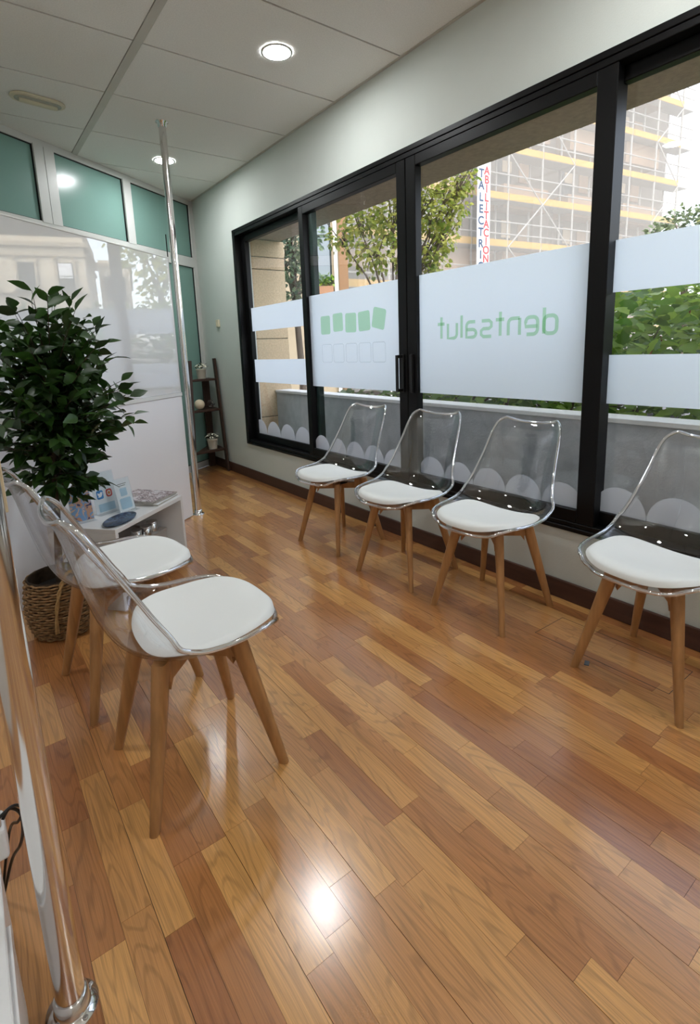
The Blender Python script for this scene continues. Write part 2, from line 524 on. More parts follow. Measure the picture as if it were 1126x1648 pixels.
# ---- floor: base slab with laminate strips laid along the window wall
floor_poly = clip_poly([(ROOM_L, ROOM_B), (W, ROOM_B), (W, 5.6), (ROOM_L, 5.6)], teal_side)
floor = MB().prism(floor_poly, -.08, -.0035).obj('floor', 'dark_gap', kind='structure', label='wood-look laminate strip floor of the waiting room')
PITCH_X = .0641
strips = []
k0 = int((ROOM_L - .046) / PITCH_X) - 1
for k in range(k0, 34):
    xa = .046 + k * PITCH_X; xb = xa + PITCH_X
    xb = min(xb, W - .002); xa = max(xa, ROOM_L)
    if xb - xa < .01: continue
    ga = 0.0006 if k % 3 == 2 else .00025
    gb = 0.0006 if (k + 1) % 3 == 2 else .00025
    ymax = min(teal_y(xa), teal_y(xb)) - .004
    y = ROOM_B + random.uniform(-.38, 0)
    y = y + ((.768 - y) % .38 if k == 3 else 0)
    while y < ymax:
        ln = random.choice((.38, .38, .38, .41, .36, .47))
        y1 = min(y + ln, ymax)
        if y1 - max(y, ROOM_B) > .02:
            strips.append((xa + ga, xb - gb, max(y, ROOM_B) + .0003, y1 - .0003))
        y += ln
def strip_size(s):
    c = ((s[0] + s[1]) / 2, (s[2] + s[3]) / 2, 0)
    q = project(c)
    if q is None or not (-40 < q[0] < 1166 and 600 < q[1] < 1690): return 0
    return 1 / q[2]
strips.sort(key=strip_size, reverse=True)
def tone_of():
    return min(1, max(0, random.choice((.05, .2, .35, .5, .6, .75, .9, 1.)) + random.uniform(-.08, .08)))
rest, tones = MB(), []
for i, (xa, xb, ya, yb) in enumerate(strips):
    tn = tone_of(); dz = random.uniform(-.00015, .0)
    if i < 300:
        b = MB().box((xa, ya, -.004), (xb, yb, dz))
        me = b.mesh('floor_strip'); set_tone(me, tn)
        link('floor_strip', me, 'laminate_floor', floor)
    else:
        rest.box((xa, ya, -.004), (xb, yb, dz)); tones += [tn] * 8
me = rest.mesh('floor_strips_far'); set_tone(me, tones)
link('floor_strips', me, 'laminate_floor', floor, kind='stuff')
# service hatch cut into the strips beside the window: thin seams
hm = MB()
for a, b in (((1.739, 1.123), (1.93, 1.118)), ((1.739, 1.123), (1.742, .62)), ((1.93, 1.118), (1.932, .62)), ((1.742, .62), (1.932, .62))):
    a, b = Vector(a), Vector(b); d = (b - a).normalized(); n = Vector((-d.y, d.x)) * .0009
    hm.prism([tuple(a - n), tuple(b - n), tuple(b + n), tuple(a + n)], -.001, .0006)
hm.obj('hatch_seam', 'dark_gap', floor)

# ---- ceiling of large tiles on a grid
ceil_poly = clip_poly([(ROOM_L, ROOM_B), (W + .1, ROOM_B), (W + .1, 5.6), (ROOM_L, 5.6)], teal_side)
ceiling = MB().prism(ceil_poly, H + .012, H + .1).obj('ceiling', 'dark_gap', kind='structure', label='suspended ceiling of pale mineral tiles')
xs = [W, XT + .02, XT - .02, XT - 1.2 + .02, XT - 1.2 - .02, ROOM_L]
j0 = int((ROOM_B - YT0) / TS) - 1
for xb, xa in ((xs[0], xs[1]), (xs[2], xs[3]), (xs[4], xs[5])):
    for j in range(j0, 8):
        ya, yb = YT0 + j * TS, YT0 + (j + 1) * TS
        poly = [(xa + .003, max(ya, ROOM_B) + .0055), (xb - .003, max(ya, ROOM_B) + .0055), (xb - .003, yb - .0055), (xa + .003, yb - .0055)]
        if yb < ROOM_B + .05: continue
        poly = clip_poly(poly, teal_side)
        if len(poly) < 3: continue
        MB().prism(poly, H, H + .014).obj('ceiling_tile', 'ceiling_tile', ceiling)
for xc in (XT, XT - 1.2):
    poly = clip_poly([(xc - .02, ROOM_B), (xc + .02, ROOM_B), (xc + .02, 5.6), (xc - .02, 5.6)], teal_side)
    MB().prism(poly, H - .004, H + .012).obj('ceiling_runner', 'ceiling_grid', ceiling)
trim = MB().box((W - .018, ROOM_B, H - .003), (W, 5.3, H + .003)).obj('trim_1', 'ceiling_grid', kind='structure', label='thin edge angle where ceiling meets the window wall')

# ---- window wall
YE = teal_y(W) - .01
wr = MB()
T = .16
wr.box((W, ROOM_B - .1, -.08), (W + T, 5.5, WZ0)).box((W, ROOM_B - .1, WZ1), (W + T, 5.5, H + .1))
wr.box((W, WY1, WZ0), (W + T, 5.5, WZ1)).box((W, ROOM_B - .1, WZ0), (W + T, WY0, WZ1))
wr.obj('wall_right', 'wall_paint', kind='structure', label='off-white plaster wall around the black window')
MB().box((ROOM_L - .1, ROOM_B - .1, -.08), (ROOM_L, 5.2, H + .1)).obj('wall_left', 'room_paint', kind='structure', label='plain white wall left of the camera')
MB().box((ROOM_L, ROOM_B - .1, -.08), (W, ROOM_B, H + .1)).obj('wall_back', 'room_paint', kind='structure', label='plain white wall behind the camera')
bb = MB().box((W - .015, ROOM_B, 0), (W, YE, .0894)).obj('baseboard_right', 'baseboard', kind='structure', label='dark brown wooden baseboard under the window')
bevel(bb, .004)

# ---- teal glazed wall at the far end (white aluminium frames, frosted teal panes)
wf = thing('wall_far', 'white framed wall of frosted teal glass at the far end', None, kind='structure')
TM = frameM((TA.x, TA.y, 0), (TD.x, TD.y, 0), (-TN.x, -TN.y, 0), (0, 0, 1))   # local x along, y away from the room
def tx(x): return (x - TA.x) / TD.x
xl, xr = tx(ROOM_L), tx(W)
def tbar(a, b, z0, z1, d0=0., d1=.05, nm='frame_bar'):
    o = MB().box((a, d0, z0), (b, d1, z1), TM).obj(nm, 'white_frame', wf)
    return o
tbar(xl, xr, 2.612, H + .05, nm='head_rail')
tbar(xl, xr, 2.025, 2.118, nm='transom_rail')
tbar(xl, xr, 0, .062, nm='sill_rail')
edges = [tx(-.70), tx(.655), tx(1.347), tx(2.075)]
posts = [(tx(.625), tx(.690)), (tx(.694), tx(.762)), (tx(1.312), tx(1.385)), (tx(2.046), tx(W) - .002), (tx(-.20), tx(-.07)), (tx(-.9), tx(-.76))]
for a, b in posts:
    MB().box((a, -.004, .062), (b, .05, 2.03), TM).obj('post', 'white_frame', wf)
    MB().box((a, -.004, 2.112), (b, .05, 2.62), TM).obj('post', 'white_frame', wf)
spans = [(tx(-.76), tx(-.20)), (tx(-.07), tx(.625)), (tx(.762), tx(1.312)), (tx(1.385), tx(2.046)), (xl, tx(-.9))]
for a, b in spans:
    for z0, z1 in ((2.118, 2.612), (.062, 2.025)):
        MB().box((a, .018, z0), (b, .026, z1), TM).obj('frosted_pane', 'teal_glass', wf)
        g = MB()
        g.box((a, .008, z0), (a + .006, .02, z1), TM).box((b - .006, .008, z0), (b, .02, z1), TM)
        g.box((a, .008, z0), (b, .02, z0 + .005), TM).box((a, .008, z1 - .005), (b, .02, z1), TM)
        g.obj('gasket', 'black_plastic', wf)

# ---- black sliding window
wi = thing('window_1', 'wide black aluminium sliding window with frosted film bands', None, kind='structure')
FX0, FX1 = W - .012, W + .11
def wbar(y0, y1, z0, z1, x0=FX0, x1=FX1, nm='outer_frame', par=wi):
    return bevel(MB().box((x0, y0, z0), (x1, y1, z1)).obj(nm, 'black_alu', par), .002, 1)
wbar(WY0, WY1, 2.190, WZ1, nm='frame_head')
wbar(WY0, WY1, 2.163, 2.188, FX0 + .004, FX1, nm='frame_track')
wbar(WY0, WY1, WZ0, .352, nm='frame_sill')
wbar(WY0, WY1, .354, .374, FX0 + .006, FX1, nm='frame_track')
wbar(WY1 - .045, WY1, .352, 2.190, nm='frame_jamb')
wbar(WY0, WY0 + .045, .352, 2.190, nm='frame_jamb')
def film(par, y0, y1, z0, z1, x):
    return MB().box((x, y0, z0), (x + .0006, y1, z1)).obj('film_band', 'frosted_film', par)
def scallops(par, ys, r, zb, x, ymin, ymax):
    for yc in ys:
        pts = [(yc + r * math.cos(math.pi * i / 20), r * 1.05 * math.sin(math.pi * i / 20)) for i in range(21)]
        pts = clip_poly(pts, lambda p: p[0] - ymin); pts = clip_poly(pts, lambda p: ymax - p[0]) if pts else pts
        if len(pts) < 3: continue
        m = MB(); n = len(pts)
        m.add([(x, y, zb + z) for y, z in pts] + [(x + .0006, y, zb + z) for y, z in pts],
              [tuple(range(n)), tuple(range(2 * n - 1, n - 1, -1))] + [(i, n + i, n + (i + 1) % n, (i + 1) % n) for i in range(n)])
        m.obj('scallop_decal', 'scallop_film', par)
GZ0, GZ1 = .434, 2.108
def sash(y0, y1, gl0, gl1, xin, xout, xg, lab):
    s = thing('sash', None, None); s.parent = wi; s['label'] = lab
    m = lambda nm, a, b, c, d: bevel(MB().box((xin, a, c), (xout, b, d)).obj(nm, 'black_alu', s), .003, 1)
    m('stile', y0, gl0, .375, 2.162); m('stile', gl1, y1, .375, 2.162)
    m('top_rail', gl0, gl1, GZ1, 2.162); m('bottom_rail', gl0, gl1, .375, GZ0)
    MB().box((xg, gl0 - .01, GZ0 - .01), (xg + .006, gl1 + .01, GZ1 + .01)).obj('glass_pane', 'window_glass', s)
    return s
XI, XO = W + .020, W + .068
s1 = sash(3.255, 4.392, 3.325, 4.322, W + .048, W + .092, XO, 'far end sash with two film bands')
s2 = sash(2.237, 3.345, 2.308, 3.290, W - .006, W + .042, XI, 'sash with a row of green tiles printed on its film')
s3 = sash(1.090, 2.231, 1.169, 2.157, W - .006, W + .042, XI, 'sash with mirrored green lettering on its film')
s4 = sash(.058, 1.17, .128, 1.10, W + .048, W + .092, XO, 'near end sash with two film bands')
for s, a, b in ((s1, 3.325, 4.322), (s4, .128, 1.10)):
    film(s, a, b, 1.352, 1.552, XO - .0012); film(s, a, b, .903, 1.104, XO - .0012)
film(s2, 2.308, 3.290, .905, 1.552, XI - .0012)
film(s3, 1.169, 2.157, .905, 1.552, XI - .0012)
scallops(s1, [4.285 - i * .245 for i in range(5)], .122, GZ0, XO - .0012, 3.325, 4.322)
scallops(s2, [3.205 - i * .204 for i in range(5)], .101, GZ0, XI - .0012, 2.308, 3.290)
scallops(s3, [2.070 - i * .204 for i in range(5)], .101, GZ0, XI - .0012, 1.169, 2.157)
scallops(s4, [1.022 - i * .226 for i in range(5)], .112, GZ0, XO - .0012, .128, 1.10)
XD = XI - .0022
def quad_yz(pts, x, nm, m, par, th=.0005):
    return MB().add([(x, y, z) for y, z in pts], [tuple(range(len(pts)))]).obj(nm, m, par)
def round_rect(cy, cz, w, h, r, rot=0., seg=5):
    out = []
    for sx, sz, a0 in ((1, 1, 0), (-1, 1, 90), (-1, -1, 180), (1, -1, 270)):
        for i in range(seg + 1):
            a = math.radians(a0 + 90 * i / seg)
            out.append((sx * (w / 2 - r) + r * math.cos(a), sz * (h / 2 - r) + r * math.sin(a)))
    c, s_ = math.cos(rot), math.sin(rot)
    return [(cy + x * c - z * s_, cz + x * s_ + z * c) for x, z in out]
for cy, cz, w, h, ro in ((3.092, 1.336, .116, .126, .0), (2.942, 1.347, .115, .120, .02), (2.797, 1.336, .120, .124, -.03), (2.656, 1.338, .120, .122, .05), (2.510, 1.345, .122, .124, -.22)):
    quad_yz(round_rect(cy, cz, w, h, .016, -ro), XD, 'green_tile_decal', 'green_vinyl', s2)
for cy in (3.085, 2.945, 2.798, 2.655, 2.515):
    o = round_rect(cy, 1.141, .124, .126, .016); i_ = round_rect(cy, 1.141, .117, .119, .013)
    n = len(o)
    MB().add([(XD, y, z) for y, z in o] + [(XD, y, z) for y, z in i_], [(k, (k + 1) % n, n + (k + 1) % n, n + k) for k in range(n)]).obj('outline_tile_decal', 'pale_vinyl', s2)
# lettering, made of ribbons; it reads from the street, so it is mirrored in here
def ribbon(pts, w, M2, closed=False):
    n = len(pts); L, R_ = [], []
    for i in range(n):
        a = Vector(pts[i - 1]) if (i or closed) else Vector(pts[0]); b = Vector(pts[(i + 1) % n]) if (i < n - 1 or closed) else Vector(pts[-1])
        d = (b - a).normalized(); nn = Vector((-d.y, d.x)) * w / 2
        L.append(Vector(pts[i]) + nn); R_.append(Vector(pts[i]) - nn)
    vs = [M2(p) for p in L] + [M2(p) for p in R_]
    fs = [(i, (i + 1) % n, n + (i + 1) % n, n + i) for i in range(n if closed else n - 1)]
    return vs, fs
def arc(cx, cy, rx, ry, a0, a1, n=14):
    return [(cx + rx * math.cos(math.radians(a0 + (a1 - a0) * i / n)), cy + ry * math.sin(math.radians(a0 + (a1 - a0) * i / n))) for i in range(n + 1)]
XH, WD = .076, .062       # x height, letter width
r_ = .022
def rr(x0, x1, z0, z1, start=0):
    return arc(x1 - r_, z1 - r_, r_, r_, 0, 90, 5) + arc(x0 + r_, z1 - r_, r_, r_, 90, 180, 5) + arc(x0 + r_, z0 + r_, r_, r_, 180, 270, 5) + arc(x1 - r_, z0 + r_, r_, r_, 270, 360, 5)
def glyph(ch):
    w, h = WD, XH
    if ch == 'd': return [(rr(0, w, 0, h), True), ([(w, .0), (w, .112)], False)], w
    if ch == 'e': return [(([(0, h * .46), (w, h * .46), (w, h - r_)] + arc(w - r_, h - r_, r_, r_, 0, 90, 5) + arc(r_, h - r_, r_, r_, 90, 180, 5) + arc(r_, r_, r_, r_, 180, 270, 5) + [(w * .9, 0)]), False)], w
    if ch == 'n': return [([(0, 0), (0, h)], False), ([(0, h)] + arc(w - r_, h - r_, r_, r_, 90, 0, 5) + [(w, 0)], False)], w
    if ch == 't': return [([(.014, .112), (.014, 0)], False), ([(-.008, h), (.04, h)], False)], .034
    if ch == 's': return [([(w * .95, h), (r_ * .6, h), (0, h * .86), (0, h * .62), (r_ * .6, h * .5), (w - r_ * .6, h * .5), (w, h * .38), (w, h * .14), (w - r_ * .6, 0), (0, 0)], False)], w
    if ch == 'a': return [([(.006, h)] + arc(w - r_, h - r_, r_, r_, 90, 0, 5) + [(w, 0)] + arc(r_, h * .25, r_, h * .25, 270, 180, 4) + arc(r_, h * .25, r_, h * .25, 180, 90, 4) + [(w, h * .5)], False)], w
    if ch == 'l': return [([(.0, .112), (.0, 0)], False)], .0
    if ch == 'u': return [([(0, h)] + arc(r_, r_, r_, r_, 180, 270, 5) + [(w, 0), (w, h)], False)], w
pos = 1.312
glyphs = [(c, glyph(c)) for c in 'dentsalut']
total = sum(g[1] for _, g in glyphs)
gap = (2.020 - 1.312 - total - .01) / (len(glyphs) - 1)
for ch, (strokes, w) in glyphs:
    m = MB()
    for k, (pts, cl) in enumerate(strokes):
        vs, fs = ribbon(pts, .0165, lambda p, q=pos, kk=k: (XD - kk * .0002, q + p.x, 1.203 + p.y), cl)
        m.add(vs, fs)
    m.obj('letter', 'green_vinyl', s3)
    pos += w + gap
# pull handles on the two meeting stiles
def handle(yc, off, lab):
    h = MB()
    h.box((W - .006, yc - .011, .905), (W - .016, yc + .011, 1.125))
    h.box((W - .016, yc - .008, 1.105), (W - off, yc + .008, 1.122)).box((W - .016, yc - .008, .910), (W - off, yc + .008, .927))
    h.box((W - off, yc - .010, .910), (W - off - .010, yc + .010, 1.122))
    return bevel(h.obj('pull_handle', 'black_plastic', wi), .002, 1)
handle(2.270, .05, ''); handle(2.192, .014, '')

# ---- the terrace and street outside
def struct(name, mb, m, label): return mb.obj(name, m, kind='structure', label=label)
struct('ground', MB().box((W + T, -60, -1.2), (90, 80, -1.0)), 'asphalt', 'grey street surface beyond the terrace')
struct('terrace_floor', MB().box((W + T, -3, -.3), (2.47, 4.9, -.05)), 'concrete', 'narrow concrete terrace floor outside the window')
struct('building_overhang', MB().box((W + T, -14, 2.185), (2.60, 16, 3.0)).box((-12, -14, 3.0), (2.60, 16, 15)), 'soffit_stone', 'brown stone overhang above the window, with the unseen building over it')  # tall block: unseen upper building, put in to shade terrace and shrub
end_wall = thing('terrace_end_wall', 'tan stone end wall of the terrace beyond the far sash', None, kind='structure')
zs = [-.3, .55, 1.290, 1.92, 2.03, 2.183]
for a, b in zip(zs, zs[1:]):
    bevel(MB().box((W + T, 4.5, a + .003), (2.632, 4.95, b - .003)).obj('stone_block', 'tan_stone', end_wall), .004, 1)
MB().box((W + T, 4.508, -.3), (2.625, 4.94, 2.18)).obj('stone_joint', 'dark_gap', end_wall)
pw = thing('parapet', 'grey concrete parapet with white coping outside the window', None, kind='structure')
MB().box((2.46, -3, -.3), (2.58, 4.498, .777)).obj('parapet_wall', 'concrete', pw)
for i in range(7):
    y0 = 4.497 - (i + 1) * 1.05
    bevel(MB().box((2.448, y0 + .002, .778), (2.60, y0 + 1.048, .802)).obj('coping_stone', 'coping', pw), .003, 1)
MB().box((2.6, -3, -1.0), (4.6, 4.4, .55)).obj('planter_soil', 'soil', None, kind='structure', label='dark soil bed behind the parapet')

# ================================================================== CHAIRS
# local frame: +x is the sitter's front, origin between the feet on the floor
KEYS = [  # x, z, half width, edge lift
    (.244, .414, .125, .002), (.236, .424, .176, .012), (.192, .424, .210, .026), (.110, .408, .232, .044), (.030, .396, .240, .058),
    (-.050, .392, .242, .074), (-.125, .406, .240, .092), (-.180, .446, .231, .104), (-.214, .508, .216, .102), (-.238, .590, .200, .086),
    (-.256, .670, .187, .064), (-.270, .735, .178, .046), (-.284, .780, .165, .034), (-.303, .803, .132, .026)]
FRONT = [.032, .044, .032, .016, .006, .001, 0]
def cr_interp(s):
    n = len(KEYS) - 1
    s = min(max(s, 0), n - 1e-6); i = int(s); t = s - i
    p = [KEYS[max(0, min(n, i + k))] for k in (-1, 0, 1, 2)]
    return [.5 * (2 * p[1][a] + (p[2][a] - p[0][a]) * t + (2 * p[0][a] - 5 * p[1][a] + 4 * p[2][a] - p[3][a]) * t * t + (3 * p[1][a] - p[0][a] - 3 * p[2][a] + p[3][a]) * t ** 3) for a in range(4)]
def shell_pt(s, t, off=0.):
    x, z, w, l = cr_interp(s)
    a, b = cr_interp(s - .25), cr_interp(s + .25)
    d = Vector((b[0] - a[0], 0, b[1] - a[1])).normalized()       # along the profile, front to back to top
    n = Vector((d.z, 0, -d.x))                                     # towards the sitter
    if n.z < -.2: n = -n
    p = Vector((x, 0, z)) + n * (l * abs(t) ** 2.4 + off)
    p.y = w * t * (1 - .04 * abs(t) ** 4)
    if s < 5: k_ = int(max(s, 0)); p.x -= abs(t) ** 3 * (FRONT[k_] + (FRONT[k_ + 1] - FRONT[k_]) * (max(s, 0) - k_))
    return p
NS, NT = 56, 22
SMAX = len(KEYS) - 1
m = MB()
vs = [shell_pt(SMAX * i / NS, -1 + 2 * j / NT) for i in range(NS + 1) for j in range(NT + 1)]
fs = [(i * (NT + 1) + j, i * (NT + 1) + j + 1, (i + 1) * (NT + 1) + j + 1, (i + 1) * (NT + 1) + j) for i in range(NS) for j in range(NT)]
m.add(vs, fs, True)
shell_me = m.mesh('seat_shell'); shell_me.materials.append(MATS['clear_shell'])
rim_path = [shell_pt(0, -1 + 2 * j / NT) for j in range(NT)] + [shell_pt(SMAX * i / NS, 1) for i in range(NS)] + \
           [shell_pt(SMAX, 1 - 2 * j / NT) for j in range(NT)] + [shell_pt(SMAX * (1 - i / NS), -1) for i in range(NS)]
rim_me = MB().tube(rim_path, .0064, 8, closed=True).mesh('rim'); rim_me.materials.append(MATS['clear_rim'])
# cushion: rounded pad laid on the shell
def cushion_mesh():
    m = MB(); NR, NA = 14, 56
    def pt(r, a, top):
        ca, sa = math.cos(a), math.sin(a)
        k = (abs(ca) ** 3.2 + abs(sa) ** 3.2) ** (-1 / 3.2)
        u, v = r * k * ca, r * k * sa
        s = 3.50 - 2.62 * u; t = .87 * v
        return shell_pt(s, t, .006 + (.027 * (1 - r ** 6) ** .5 if top else 0))
    for top in (1, 0):
        vs = [pt(0, 0, top)] + [pt(((i + 1) / NR) ** .8, 2 * math.pi * j / NA, top) for i in range(NR) for j in range(NA)]
        fs = [(0, 1 + j, 1 + (j + 1) % NA) for j in range(NA)]
        for i in range(NR - 1):
            for j in range(NA):
                a, b = 1 + i * NA + j, 1 + i * NA + (j + 1) % NA
                fs.append((a, a + NA, b + NA, b))
        m.add(vs, fs if top else [f[::-1] for f in fs], True)
    return m.mesh('cushion')
cushion_me = cushion_mesh(); cushion_me.materials.append(MATS['cushion'])
def leg_mesh(sx, sy):
    m = MB(); n = 12; rows = []
    topc, botc = Vector((sx * .102, sy * .102, .399)), Vector((sx * .183, sy * .183, 0))
    for i in range(9):
        t = i / 8
        c = topc.lerp(botc, t)
        a = .0205 * (1 - t) + .0125 * t; e = 6 - 3 * t
        dx, dy = Vector((sx, sy, 0)).normalized(), Vector((-sy, sx, 0)).normalized()
        ring = []
        for k in range(n):
            th = 2 * math.pi * (k + .5) / n
            kk = (abs(math.cos(th)) ** e + abs(math.sin(th)) ** e) ** (-1 / e)
            ring.append(c + dx * (a * kk * math.cos(th) * 1.15) + dy * (a * .9 * kk * math.sin(th)))
        rows += ring
    fs = [(i * n + k, i * n + (k + 1) % n, (i + 1) * n + (k + 1) % n, (i + 1) * n + k) for i in range(8) for k in range(n)]
    m.add(rows, fs, True); m.add(rows[:n], [tuple(range(n))]); m.add(rows[-n:], [tuple(range(n - 1, -1, -1))])
    # inner gusset where the leg meets the cross bar
    dx, dy = Vector((sx, sy, 0)).normalized(), Vector((-sy, sx, 0)).normalized()
    g = [topc - dx * .018, topc - dx * .052, topc - dx * .050 - Vector((0, 0, .028)), topc - dx * .008 - Vector((0, 0, .085))]
    w_ = dy * .0145
    m.add([p - w_ for p in g] + [p + w_ for p in g], [(0, 1, 2, 3), (7, 6, 5, 4), (0, 4, 5, 1), (1, 5, 6, 2), (2, 6, 7, 3), (3, 7, 4, 0)])
    return m.mesh('leg')
leg_mes = [leg_mesh(a, b) for a in (1, -1) for b in (1, -1)]
bar_mes = []
for a in (45, -45):
    M_ = Matrix.Rotation(math.radians(a), 4, 'Z')
    z0 = .336 if a > 0 else .337
    bar_mes.append(MB().box((-.158, -.014, z0), (.158, .014, .372), M_).mesh('cross_bar'))
plate_me = MB().lathe([(.055, .372), (.055, .380), (.04, .386)], 20).mesh('mount_plate'); plate_me.materials.append(MATS['black_plastic'])
for x in leg_mes + bar_mes: x.materials.append(MATS['beech'])
def make_chair():
    t = thing('dining_chair', 'clear shell chair', 'chair')
    sh = link('seat_shell', shell_me, None, t); tag(sh, 'clear transparent plastic shell')
    so = sh.modifiers.new('thick', 'SOLIDIFY'); so.thickness = .005; so.offset = -1
    link('rim', rim_me, None, sh)
    tag(link('cushion', cushion_me, None, t), 'white padded seat cushion')
    for x in leg_mes: link('leg', x, None, t)
    for x in bar_mes: link('cross_bar', x, None, t)
    link('mount_plate', plate_me, None, t)
    return t
spots = [
    ((1.766, 2.512), math.pi + .09, 'clear shell chair at the far end of the row of four under the window', 'clear chairs under the window'),
    ((1.768, 1.920), math.pi + .116, 'clear shell chair second from the far end under the window, below the pull handles', 'clear chairs under the window'),
    ((1.790, 1.385), math.pi + .05, 'clear shell chair below the mirrored green lettering, third from the far end', 'clear chairs under the window'),
    ((1.811, .700), math.pi - .107, 'clear shell chair cut by the right edge of the picture', 'clear chairs under the window'),
    ((.413, 1.365), .0, 'nearest clear shell chair on the left, seen from behind', 'clear chairs on the left'),
    ((.362, 1.908), .078, 'clear shell chair on the left between the nearest chair and the basket', 'clear chairs on the left')]
proto = make_chair()
for i, (xy, rz, lab, grp) in enumerate(spots):
    c = proto if i == 0 else copy_tree(proto)
    c.location = (*xy, .0002); c.rotation_euler = (0, 0, rz)
    tag(c, lab, 'chair', grp)

# ================================================================== POLES AND SCREEN
def pole(x, y, rad, lab):
    t = thing('chrome_pole', lab, 'pole', (x, y, 0), group='floor to ceiling chrome poles')
    MB().lathe([(rad, .004), (rad, H - .004)], 32).obj('tube', 'chrome', t)
    base = MB().lathe([(rad * 1.8, .0004), (rad * 1.8, .004), (rad * 1.3, .006), (rad * 1.22, .009), (rad * 1.18, .034), (rad * 1.04, .036)], 36).obj('base_flange', 'chrome', t)
    for k in range(4):
        a = math.radians(25 + 90 * k)
        MB().lathe([(.0045, .005), (.0045, .007), (.003, .008)], 10, Matrix.Translation((rad * 1.55 * math.cos(a), rad * 1.55 * math.sin(a), 0))).obj('screw', 'steel', base)
    MB().lathe([(rad * 1.04, H - .036), (rad * 1.18, H - .034), (rad * 1.22, H - .009), (rad * 1.75, H - .005), (rad * 1.75, H - .0006)], 36).obj('ceiling_flange', 'chrome', t)
    return t
pole(1.2727 + .014, 3.6516 + .012, .0235, 'slim chrome pole at the right end of the white screen')
pole(.004, .9185, .0242, 'close chrome pole with a screwed floor flange at the left edge')

scr = thing('partition_screen', 'glossy white partition screen behind the artificial tree', 'partition', (PA.x, PA.y, 0))
SM = frameM((0, 0, 0), (PD.x, PD.y, 0), (-PN.x, -PN.y, 0), (0, 0, 1))
L1 = (PB - PA).length - .008; L0 = -.70
MB().box((L0, .002, .004), (L1, .032, .883), SM).obj('lower_panel', 'white_satin', scr)
MB().box((L0, .002, .911), (L1, .032, 1.806), SM).obj('upper_panel', 'white_gloss', scr)
bevel(MB().box((L0, -.004, .8845), (L1 + .003, .036, .9095), SM).obj('middle_rail', 'white_frame', scr), .002, 1)
MB().box((L1 + .0005, .003, .9115), (L1 + .0035, .009, 1.96), SM).obj('edge_seal', 'black_plastic', scr)
bevel(MB().box((L0, -.001, 1.8065), (L1, .035, 1.815), SM).obj('top_rail', 'white_frame', scr), .001, 1)

# ================================================================== CEILING LIGHTS
def downlight(x, y, lab, dead=False):
    t = thing('ceiling_downlight', lab, 'light', (x, y, H), group='round ceiling downlights')
    n = 36
    MB().lathe([(.080, -.001), (.080, -.006), (.074, -.008), (.068, -.007)], n, cap=False).obj('trim_ring', 'white_frame', t)
    o = MB().lathe([(.0001, -.0052), (.0695, -.0052), (.0695, -.0042)], n, smooth=False).obj('diffuser', None, t)
    o.data.materials.append(MATS['lamp_glow'])
mat('lamp_glow', (1, .98, .93), .5, emit=((.97, .99, 1.0), LAMP))
downlight(1.520, 2.557, 'bright round downlight nearer the camera over the window chairs')
downlight(1.515, 4.339, 'bright round downlight at the far end behind the chrome pole')
for x, y, lab in ((1.52, .775, 'added unseen round downlight above the chair at the right edge of the picture'), (1.52, -1.0, 'added unseen round downlight by the window wall behind the camera'),
                  (-.4, -1.0, 'added unseen round downlight in the back left corner behind the camera'), (-.4, 2.0, 'added unseen round downlight above the left end of the white screen')):
    downlight(x, y, lab)  # these out-of-view downlights are added to brighten the room
el = thing('emergency_light', 'oblong recessed emergency light fitting on the ceiling', 'light', (.598, 3.742, H), math.radians(8))
def stadium(a, b, n=10):
    return [(a - b + b * math.cos(math.radians(-90 + 180 * i / n)), b * math.sin(math.radians(-90 + 180 * i / n))) for i in range(n + 1)] + \
           [(-a + b + b * math.cos(math.radians(90 + 180 * i / n)), b * math.sin(math.radians(90 + 180 * i / n))) for i in range(n + 1)]
bevel(MB().prism(stadium(.145, .066), -.014, -.0005).obj('housing', 'ivory_plastic', el), .005, 2)
bevel(MB().prism(stadium(.124, .044), -.018, -.0145).obj('diffuser', 'tube_grey', el), .003, 2)
MB().tube([(-.1, 0, -.0215), (.1, 0, -.0215)], .013, 10).obj('tube', 'old_diffuser', el)

# ================================================================== WALL FITTING
ic = thing('wall_switch', 'small ivory switch on the plaster wall beside the window frame', 'switch', (W, 4.893, 1.455))
bevel(MB().box((-.022, -.028, -.035), (-.0004, .028, .035)).obj('body', 'ivory_plastic', ic), .004)
MB().box((-.030, -.006, -.022), (-.0215, .006, .012)).obj('lever', 'ivory_plastic', ic)

# ================================================================== CORNER SHELF
cs = thing('corner_shelf', 'dark wooden three tier corner shelf in the far corner', 'shelf', (2.0, 5.1, 0))
def cvt(x, y, z): return Vector((x - 2.0, y - 5.1, z))
RB, RT_ = (2.055, 4.862), (2.060, 5.010)       # right front leg on floor / top
LB, LT = (1.690, 4.800), (1.800, 4.985)        # left front leg
BK = (2.030, 5.210)
def post(a, za, b, zb, w, d, nm='leg'):
    m_ = MB(); A_, B_ = cvt(*a, za), cvt(*b, zb)
    def ring(c): return [c + Vector((sx * w / 2, sy * d / 2, 0)) for sx, sy in ((-1, -1), (1, -1), (1, 1), (-1, 1))]
    m_.add(ring(A_) + ring(B_), [(3, 2, 1, 0), (4, 5, 6, 7), (0, 1, 5, 4), (1, 2, 6, 5), (2, 3, 7, 6), (3, 0, 4, 7)])
    return bevel(m_.obj(nm, 'dark_wood', cs), .003, 1)
post(RB, .001, RT_, 1.125, .022, .05); post(LB, .001, LT, 1.11, .03, .045); post(BK, .001, BK, .925, .07, .03, 'rear_post')
def at_leg(a, b, z, zt): t = z / zt; return (a[0] + (b[0] - a[0]) * t, a[1] + (b[1] - a[1]) * t)
SHZ = (.235, .632, .930)
shelf_c = []
